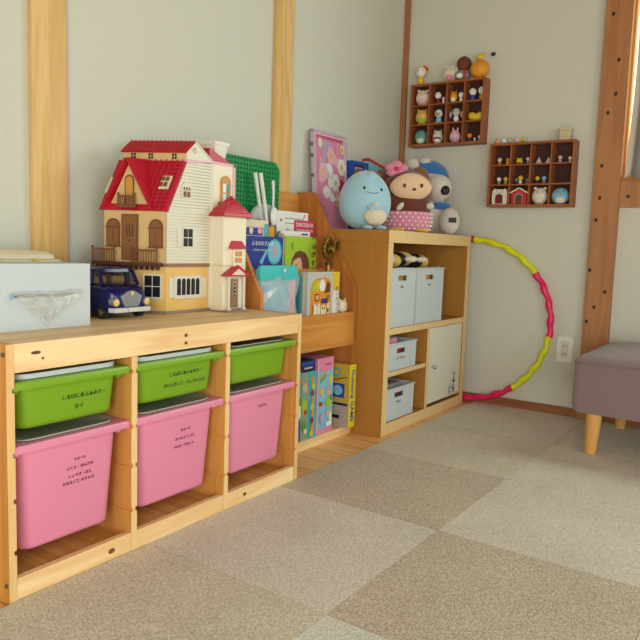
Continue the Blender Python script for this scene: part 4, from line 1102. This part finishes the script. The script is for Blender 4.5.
# ---------------------------------------------------------------- small wall cabinets with figurines
def cabinet(label, y1, y0, z0, z1, d=.066):
    o = thing('wall_cabinet', label, 'wall shelf', (WX-.0005, (y0+y1)/2, z0), 0, 'brown compartment shelves on the right wall')
    h = z1-z0; w = (y1-y0)/2; t = .010; s = .006
    F = lambda b, a0, c0, a1, c1, m='cab_wood', x0=-d, x1=-.004: b.box(x0, a0, c0, x1, a1, c1, m)
    b = B(); F(b,-w,0,-w+t,h); b.build('side_panel', o, bev=.0008)
    b = B(); F(b,w-t,0,w,h); b.build('side_panel', o, bev=.0008)
    b = B(); F(b,-w+t,0,w-t,t); b.build('bottom_panel', o, bev=.0008)
    b = B(); F(b,-w+t,h-t,w-t,h); b.build('top_panel', o, bev=.0008)
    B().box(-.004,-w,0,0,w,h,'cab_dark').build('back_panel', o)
    cw = (2*w-2*t)/4; ch = (h-2*t)/3
    for k in (1,2): 
        b = B(); F(b,-w+t,t+ch*k-s/2,w-t,t+ch*k+s/2, x0=-d+.002); b.build('shelf', o)
    for k in (1,2,3):
        b = B()
        for j in range(3): F(b,-w+t+cw*k-s/2,t+ch*j+(s/2 if j else 0)+.0002,-w+t+cw*k+s/2,t+ch*(j+1)-(s/2 if j<2 else 0)-.0002, x0=-d+.003)
        b.build('divider', o)
    b = B(); b.cyl((-.03,-w-.0002,h*.70),(-.03,-w-.003,h*.70),.006,.006,'steel'); b.build('hook', o)
    def cell(c, r, off=0.0, dep=-.040):   # column from the left (high y), row from the top
        y = y1 - t - cw*(c+.5) - off
        z = z0 + t + ch*(2-r) + (s/2 if r < 2 else 0) + .0004
        return (WX-.0005+dep, y, z)
    return cell, (WX-.035, z1)
cellA, topA = cabinet('brown twelve-compartment wall shelf in the corner, higher of the two', .396, .020, 1.222, 1.516)
cellB, topB = cabinet('brown twelve-compartment wall shelf beside the timber post, lower of the two', -.021, -.400, .930, 1.213)

GA = 'small figures in the higher wall shelf'; GB = 'small figures in the lower wall shelf'
TOPA = 'small figures on top of the higher wall shelf'; TOPB = 'tiny figures on top of the lower wall shelf'
def bear(label, loc, h, w, col, belly, group, ears='round', face=True, cat='figurine', name='animal_figurine', rz=-PI/2+.25, dots=None):
    if group == GA: h *= 1.08; w *= 1.12
    o = thing(name, label, cat, loc, rz, group)
    b = B(); b.ell((0,0,h*.47),(w/2,w*.38,h*.47),col,nu=18,nv=12, shape=lambda p:(p.x*(1-.08*p.z/h), p.y, p.z if p.z>-h*.36 else -h*.47+(p.z+h*.47)*.6)); b.build('body', o)
    b = B(); b.ell((0,-w*.24,h*.25),(w*.30,w*.17,h*.20),belly,nu=14,nv=8); b.build('belly', o)
    if ears:
        for s in (-1,1):
            b = B()
            if ears == 'round': b.ell((s*w*.30,0,h*.90),(w*.12,w*.08,h*.09),col,nu=10,nv=8)
            elif ears == 'point': b.cyl((s*w*.28,0,h*.82),(s*w*.34,0,h*1.0),w*.13,w*.02,col,8)
            else: b.ell((s*w*.2,0,h*.98),(w*.08,w*.06,h*.16),col,nu=10,nv=8)
            b.build('ear', o)
    if face:
        b = B()
        for s in (-1,1): b.ell((s*w*.15,-w*.345,h*.68),(w*.035,w*.03,w*.04),'black',nu=8,nv=6)
        b.ell((0,-w*.37,h*.60),(w*.04,w*.03,w*.025),'brown',nu=8,nv=6); b.build('face', o)
    return o
def doll(label, loc, h, head, body, group, hair=None, hat=None, extra=None, name='figurine', rz=-PI/2+.25, face=True, cat='figurine'):
    if group == GA and h > .05 and extra is None: h *= 1.12
    o = thing(name, label, cat, loc, rz, group)
    r = h*.29
    b = B(); b.ell((0,0,h*.25),(h*.20,h*.16,h*.25),body,nu=14,nv=10); b.build('body', o)
    b = B(); b.ell((0,0,h-r),(r,r*.92,r),head,nu=18,nv=12); b.build('head', o)
    if hair: 
        b = B(); b.ell((0,h*.045,h-r+h*.02),(r*1.10,r*.98,r*1.04),hair,nu=18,nv=12); b.build('hair', o)
    if hat:
        b = B(); b.ell((h*.16,h*.02,h*.95),(h*.12,h*.06,h*.09),hat,nu=10,nv=8); b.ell((h*.30,h*.02,h*.85),(h*.08,h*.06,h*.11),hat,nu=10,nv=8); b.build('bow', o)
    if face:
        b = B()
        for s in (-1,1): b.ell((s*r*.36,-r*.86,h-r+r*.05),(r*.10,r*.10,r*.15),'black',nu=8,nv=6)
        b.build('face', o)
    if extra: extra(o)
    return o
# --- higher shelf, row by row
bear('cream bear figure with a pink belly, top left compartment', cellA(0,0), .072, .060, 'plush_cream', 'light_pink', GA)
doll('dark red hooded figure with white face in the top row', cellA(1,0,-.008), .052, 'white', 'dark_red', GA, hair='dark_red')
doll('tiny white and pink figure beside the dark red one', cellA(1,0,.024,-.050), .030, 'light_pink', 'white', GA)
bear('orange and white fox figure in the third compartment of the top row', cellA(2,0,-.018), .052, .032, 'orange', 'white', GA, ears='point')
doll('small white figure right of the orange fox', cellA(2,0,.020), .046, 'white', 'cream', GA)
doll('white-headed figure in a blue suit, top right compartment', cellA(3,0,-.012), .052, 'white', 'blue', GA)
doll('white-headed figure in yellow and black, at the far right of the top row', cellA(3,0,.030,-.030), .058, 'white', 'orange', GA)
bear('yellow cat figure with green belly in the middle row', cellA(0,1), .072, .056, 'fig_yellow', 'green_fig', GA, ears='point')
def beak(o):
    b = B(); b.ell((0,-.026,.040),(.009,.010,.006),'orange',nu=10,nv=8); b.build('beak', o)
    b = B(); b.ell((-.012,-.006,.004),(.010,.012,.004),'orange',nu=10,nv=6); b.ell((.012,-.006,.004),(.010,.012,.004),'orange',nu=10,nv=6); b.build('foot', o)
doll('blue and white penguin figure in the middle row', cellA(1,1), .068, 'white', 'sky', GA, hair='blue', extra=beak)
def flops(o):
    b = B(); b.ell((-.026,0,.036),(.007,.010,.016),'lilac',nu=10,nv=8); b.ell((.026,0,.036),(.007,.010,.016),'skin',nu=10,nv=8); b.build('ear', o)
doll('pale grey round-headed puppy figure in the middle row', cellA(2,1), .066, 'light_gray', 'white', GA, extra=flops, cat='figurine')
o = thing('bread_figurine', 'yellow loaf-shaped figure at the right of the middle row', 'figurine', cellA(3,1,.010), -PI/2+.1, GA)
b = B(); b.ell((0,0,.017),(.036,.018,.0168),'yellow'); b.ell((-.018,0,.026),(.018,.015,.014),'yellow'); b.ell((.018,0,.026),(.018,.015,.014),'yellow'); b.build('body', o)
bear('teal rounded creature figure in the bottom left compartment', cellA(0,2), .070, .058, 'fig_teal', 'cream', GA, ears=None)
def cape(o):
    b = B(); b.ell((0,-.004,.024),(.021,.016,.013),'black'); b.build('black_band', o)
    b = B(); b.ell((-.020,.004,.028),(.008,.014,.027),'red'); b.build('red_cape', o)
bear('white figure with black band and red cape in the bottom row', cellA(1,2), .062, .044, 'offwhite', 'white', GA, ears='point').name
cape(COL.objects[-1] if False else [q for q in COL.objects if q.get('label') == 'white figure with black band and red cape in the bottom row'][0])
bear('pale lilac rabbit figure with upright ears in the bottom row', cellA(2,2), .058, .048, 'light_pink', 'lilac', GA, ears='long')
doll('tiny orange-headed bird figure in the bottom right compartment', cellA(3,2,-.016), .040, 'orange', 'navy', GA)
doll('tiny white round figure beside the orange bird figure', cellA(3,2,.014,-.052), .016, 'white', 'white', GA, face=False)
doll('tiny white figure at the far right of the bottom row', cellA(3,2,.034,-.040), .028, 'white', 'gray', GA)
# --- on top of the higher shelf
zA = topA[1] + .0004
doll('white-faced doll with yellow hood and red bow on top of the shelf', (WX-.040,.358,zA), .088, 'white', 'yellow', TOPA, hair='yellow', hat='red')
o = bear('cream bear figure with pink bow on top of the shelf', (WX-.040,.205,zA), .078, .060, 'plush_cream', 'pink', TOPA)
o = thing('figurine', 'grey figure with a big dark brown ball head on top of the shelf', 'figurine', (WX-.036,.143,zA), -PI/2+.25, TOPA)
b = B(); b.ell((0,0,.026),(.036,.026,.026),'gray'); b.build('body', o); b = B(); b.ell((.004,-.004,.074),(.034,.030,.034),'brown'); b.build('head', o)
b = B(); b.ell((-.010,-.026,.018),(.016,.008,.012),'white'); b.ell((.012,-.028,.022),(.007,.006,.018),'red'); b.build('scarf', o)
b = B(); b.ell((-.030,.008,.060),(.014,.012,.024),'light_gray'); b.build('ear', o)
o = thing('figurine', 'round orange bird-topped figure at the right end of the shelf top', 'figurine', (WX-.042,.058,zA), -PI/2+.25, TOPA)
b = B(); b.ell((0,0,.042),(.043,.034,.042),'orange',nu=24,nv=14); b.build('body', o)
b = B(); b.ell((0,0,.096),(.013,.010,.014),'yellow'); b.ell((.010,0,.108),(.008,.007,.008),'yellow'); b.cyl((.016,0,.108),(.024,0,.107),.003,.0005,'orange',8); b.ell((-.014,0,.098),(.009,.005,.004),'yellow'); b.build('bird', o)
o = thing('wall_pin', 'small dark blue pin on the wall beside the shelf top', 'pin', (WX-.0005,.008,1.625))
b = B(); b.cyl((0,0,0),(-.010,0,0),.004,.004,'navy',10); b.ell((-.014,0,0),(.006,.011,.009),'navy'); b.build('pin_head', o)
# --- lower shelf
def tiny(label, c, r, off, h, head, body, dep=-.040): doll(label, cellB(c,r,off,dep), h, head, body, GB)
tiny('tiny gold figure at the left of the first compartment, top row', 0,0,-.014,.034,'cream','orange')
tiny('tiny gold figure at the right of the first compartment, top row', 0,0,.024,.032,'orange','yellow')
bear('tiny yellow and red animal figure in the second compartment, top row', cellB(1,0,-.012), .030,.028,'yellow','red',GB)
tiny('tiny pale pink figure at the right of the second compartment', 1,0,.030,.030,'light_pink','gray',-.050)
for off, lab in ((-.014,'left one of the two white cones in the top row'),(.028,'right one of the two white cones in the top row')):
    o = thing('cone_ornament', 'small white cone ornament, ' + lab, 'ornament', cellB(2,0,off), 0, GB)
    b = B(); b.cyl((0,0,0),(0,0,.028),.016,.001,'light_gray',14); b.build('cone', o)
tiny('tiny white cloaked figure in the top right compartment', 3,0,-.012,.032,'light_gray','lilac')
tiny('tiny white figure at the far right edge, top row', 3,0,.030,.026,'white','light_gray')
tiny('tiny white and black figure in the middle row, first compartment', 0,1,-.012,.034,'white','gray')
tiny('tiny yellow-green figure in the middle row, first compartment', 0,1,.020,.034,'yellow','green_fig')
tiny('tiny dark blue figure at the left of the middle row, second compartment', 1,1,-.020,.028,'gray','deep_blue')
tiny('tiny pale yellow hatted figure in the middle row, second compartment', 1,1,.0,.038,'yellow','cream',-.046)
tiny('tiny green-grey figure at the right of the middle row, second compartment', 1,1,.028,.026,'leaf','gray')
tiny('tiny white, yellow and navy figure in the middle row, third compartment', 2,1,-.016,.034,'yellow','navy')
tiny('tiny blue-grey figure in the middle row, third compartment', 2,1,.014,.034,'sky','gray')
# bottom row of the lower shelf
c = cellB(0,2)
o = thing('toy_kennel', 'small white cat-eared toy house with dark red doorway', 'toy house', c, -PI/2, GB)
b = B(); pts = [(-.034,0),(.034,0),(.037,.030),(.034,.062),(.024,.074),(.018,.068),(0,.070),(-.018,.068),(-.024,.074),(-.034,.062),(-.037,.030)]
b.prism(pts, lambda a,z:(a,-.018,z), lambda a,z:(a,.018,z), 'offwhite'); b.build('shell', o, bev=.003)
b = B(); F_ = Fr((0,-.018,0),XR,UP); arch(b,F_,0,.004,.034,.044,'dark_red',.0002,.003); b.build('doorway', o)
b = B(); decal(b,F_,[('e',-.012,.057,.0025,.002,'black'),('e',.012,.057,.0025,.002,'black'),('e',0,.054,.002,.0015,'brown')],.0005,0); b.build('face', o)
c = cellB(1,2)
o = thing('toy_kennel', 'small red toy house with grey doorway and cream roof edge', 'toy house', c, -PI/2, GB)
b = B(); b.prism([(-.034,0),(.034,0),(.036,.050),(0,.070),(-.036,.050)], lambda a,z:(a,-.018,z), lambda a,z:(a,.018,z), 'red'); b.build('shell', o, bev=.002)
b = B(); arch(b,F_,0,.003,.040,.048,'gray',.0002,.003); arch(b,F_,.002,.003,.028,.040,'brown',.0031,.005); b.build('doorway', o)
b = B(); slab(b,[(-.040,-.020,.048),(0,-.020,.070),(0,.020,.070),(-.040,.020,.048)],.005,'cream'); slab(b,[(.040,-.020,.048),(0,-.020,.070),(0,.020,.070),(.040,.020,.048)],-.005,'cream'); b.build('roof', o)
bear('pale grey-cream rounded animal figure in the bottom row', cellB(2,2), .078, .068, 'offwhite', 'offwhite', GB, ears='round')
bear('light blue rounded creature figure in the bottom right compartment', cellB(3,2), .076, .076, 'fig_blue', 'plush_cream', GB, ears=None)
# on top of the lower shelf
zB = topB[1] + .0004
for k, (m1, m2, lab) in enumerate((('skin','orange','tan'),('white','light_gray','white'),('light_gray','gray_green','grey-green'),('light_pink','skin','pale pink'),('yellow','leaf','yellow and green'))):
    bear('tiny %s round figure in the row on the lower shelf top' % lab, (WX-.045,-.048-.030*k,zB), .026, .024, m1, m2, TOPB, ears=None)
o = thing('wicker_basket', 'tiny cream wicker basket on the right end of the lower wall shelf', 'basket', (WX-.036,-.348,zB))
b = B(); b.loft([rrect(-.020,-.024,.020,.024,.008,0),rrect(-.023,-.027,.023,.027,.008,.050),rrect(-.019,-.023,.019,.023,.006,.050),rrect(-.016,-.020,.016,.020,.006,.004)],'wicker')
for z in (.008,.020,.032,.046): b.tube([( (.0225+.0006)*math.copysign(min(1,abs(1.35*math.cos(t))),math.cos(t)), (.0268)*math.copysign(min(1,abs(1.35*math.sin(t))),math.sin(t)), z) for t in [2*PI*i/28+.01 for i in range(28)]], .0015,'cream',6,closed=True)
b.build('basket_body', o)

# ---------------------------------------------------------------- hula hoop
o = thing('hula_hoop', 'yellow and pink wavy segmented hula hoop leaning on the wall behind the shelf', 'hula hoop', (2.362,.055,0))
R_ = .395; nseg = 8
def hp(a): 
    z = .4030+.3785*math.sin(a); return (-.004+.012*z/.8, R_*math.cos(a), z)
# angle measured from +Y; the visible half is around a=180deg
bounds = [math.radians(d) for d in (92,142,187,232,277,322,367,412,452)]
cols_ = ['hoop_yellow','hoop_pink']
for k in range(8):
    a0, a1 = bounds[k], bounds[k+1]
    n = 34; pts = []; rr_ = []
    for i in range(n+1):
        t = i/n; a = a0+(a1-a0)*t
        p = Vector(hp(a)); inward = Vector((0,-math.cos(a),-math.sin(a)))
        wob = .0045*(math.sin(2*PI*4*t)) if .02 < t < .98 else 0
        pts.append(p + inward*(wob*.6)); rr_.append(.0140 + .0022*math.sin(2*PI*4*t+1))
    b = B(); b.tube(pts, rr_, cols_[k % 2], 14); b.build('hoop_segment', o, sharp=60)
b = B(); a = bounds[0]; b.tube([hp(a-.035),hp(a-.0),hp(a+.012)], .0135, 'deep_blue', 14); b.build('connector', o, label='short blue connector between two segments')
# ---------------------------------------------------------------- wall outlet
o = thing('wall_outlet', 'white double power outlet on the right wall near the floor', 'outlet', (WX-.0003,-.401,.2435))
b = B(); b.box(-.009,-.036,0,0,.036,.118,'white'); b.build('cover_plate', o, bev=.003)
b = B(); b.box(-.0105,-.016,.022,-.0092,.016,.096,'offwhite'); b.build('socket_insert', o, bev=.001)
b = B()
for z in (.040,.074):
    for y in (-.0055,.0055): b.box(-.0112,y-.0012,z-.005,-.0106,y+.0012,z+.005,'black')
b.build('socket_slots', o)
# ---------------------------------------------------------------- ottoman
o = thing('ottoman', 'grey fabric ottoman with tapered wooden legs beside the timber post', 'ottoman', (1.80,-.585,0))
b = B()
def orr(e, r, z): return rrect(e, -1.12+e, .565-e, -e, r, z, 6)
b.loft([orr(.012,.03,.160), orr(.002,.035,.166), orr(.0,.035,.19), orr(.0,.035,.330), orr(.004,.035,.340)], 'sofa_fabric'); b.build('base', o, sharp=50)
b = B(); b.loft([orr(.004,.035,.3405), orr(.0,.035,.346), orr(.006,.035,.356), orr(.03,.05,.368), orr(.08,.08,.379), orr(.15,.10,.385)], 'sofa_fabric'); b.build('seat_cushion', o, sharp=60)
b = B(); b.tube([Vector(p) for p in orr(.001,.035,.3405)], .003, 'sofa_fabric', 6, closed=True); b.build('piping', o)
for x, y in ((.055,-.076),(.525,-.085),(.058,-1.05),(.525,-1.05)):
    b = B(); b.cyl((x,y,.1595),(x-.004 if x<.3 else x+.004,y+.004 if y>-.5 else y-.004,.0072),.029,.020,'leg_wood',24); b.build('leg', o, bev=.0015)

# ---------------------------------------------------------------- curtain
o = thing('window_curtain', 'grey curtain gathered at the side of the window on the right wall', 'curtain', (2.345,-.60,1.045))
b = B(); g = []
NU, NV = 60, 24
for j in range(NV+1):
    t = j/NV; z = t*1.15
    row = []
    y0 = -.002 - .014*math.sin(PI*min(1,t*1.25)) - .004*t
    for i in range(NU+1):
        s_ = i/NU
        y = y0 - s_*.42*(.85+.15*t)
        x = .012*math.sin(s_*34+1.2*t) + .006*math.sin(s_*15+2+2*t) - .008
        row.append(b.v((x, y, z + (.006*math.sin(s_*30) if j == 0 else 0))))
    g.append(row)
for j in range(NV):
    for i in range(NU): b.face([g[j][i],g[j][i+1],g[j+1][i+1],g[j+1][i]], 'curtain_sheer' if i < 4 else 'curtain_cloth')
b.build('curtain_cloth', o, solid=.0025, sharp=60)
b = B(); b.cyl((0,.04,1.16),(0,-2.1,1.16),.010,.010,'steel',12); b.build('curtain_rod', o)

# ---------------------------------------------------------------- light
def area(name, loc, rot, sx, sy, power, col):
    l = bpy.data.lights.new(name, 'AREA'); l.shape = 'RECTANGLE'; l.size = sx; l.size_y = sy; l.energy = power; l.color = col
    o = bpy.data.objects.new(name, l); COL.objects.link(o); o.location = loc; o.rotation_euler = rot; return o
# daylight entering through the right wall window (faces -X)
area('window_daylight', (2.39,-1.88,1.57), (0, math.radians(90), 0), 1.0, 1.6, 20, (.70,.99,1.0))
# added fill light at an unseen opening in the wall behind (faces +Y)
area('back_fill', (-.7,BY+.02,.75), (math.radians(90),0,0), 2.1, 1.4, 15, (.82,.98,1.0))
# added fill for the right wall, at an invented opening in the left end wall (faces +X)
area('left_end_fill', (LX+.02,-1.9,.85), (0, math.radians(-90), 0), 1.5, 1.5, 34, (1.0,.95,.88))
w = bpy.data.worlds.new('World'); S.world = w; w.use_nodes = True
bg = w.node_tree.nodes['Background']; bg.inputs['Color'].default_value = (.85,.93,1,1); bg.inputs['Strength'].default_value = 1.2

# ---------------------------------------------------------------- camera
F_PX, yaw, pit, rol = 683.39, .9692, .1074, .0331
Fd = Vector((math.sin(yaw)*math.cos(pit), math.cos(yaw)*math.cos(pit), -math.sin(pit)))
Rt = Vector((math.cos(yaw), -math.sin(yaw), 0)); Ud = Rt.cross(Fd)
R2 = Rt*math.cos(rol) + Ud*math.sin(rol); U2 = -Rt*math.sin(rol) + Ud*math.cos(rol)
cd = bpy.data.cameras.new('camera'); cam = bpy.data.objects.new('camera', cd); COL.objects.link(cam)
M = Matrix((R2, U2, -Fd)).transposed().to_4x4(); M.translation = Vector((-.715,-1.2071,.7242))
cam.matrix_world = M
cd.sensor_width = 36; cd.sensor_fit = 'HORIZONTAL'; cd.lens = F_PX*36/640; cd.clip_start = .02
S.camera = cam
S.view_settings.view_transform = 'Standard'; S.view_settings.look = 'None'; S.view_settings.gamma = 1
S.view_settings.exposure = 0.46
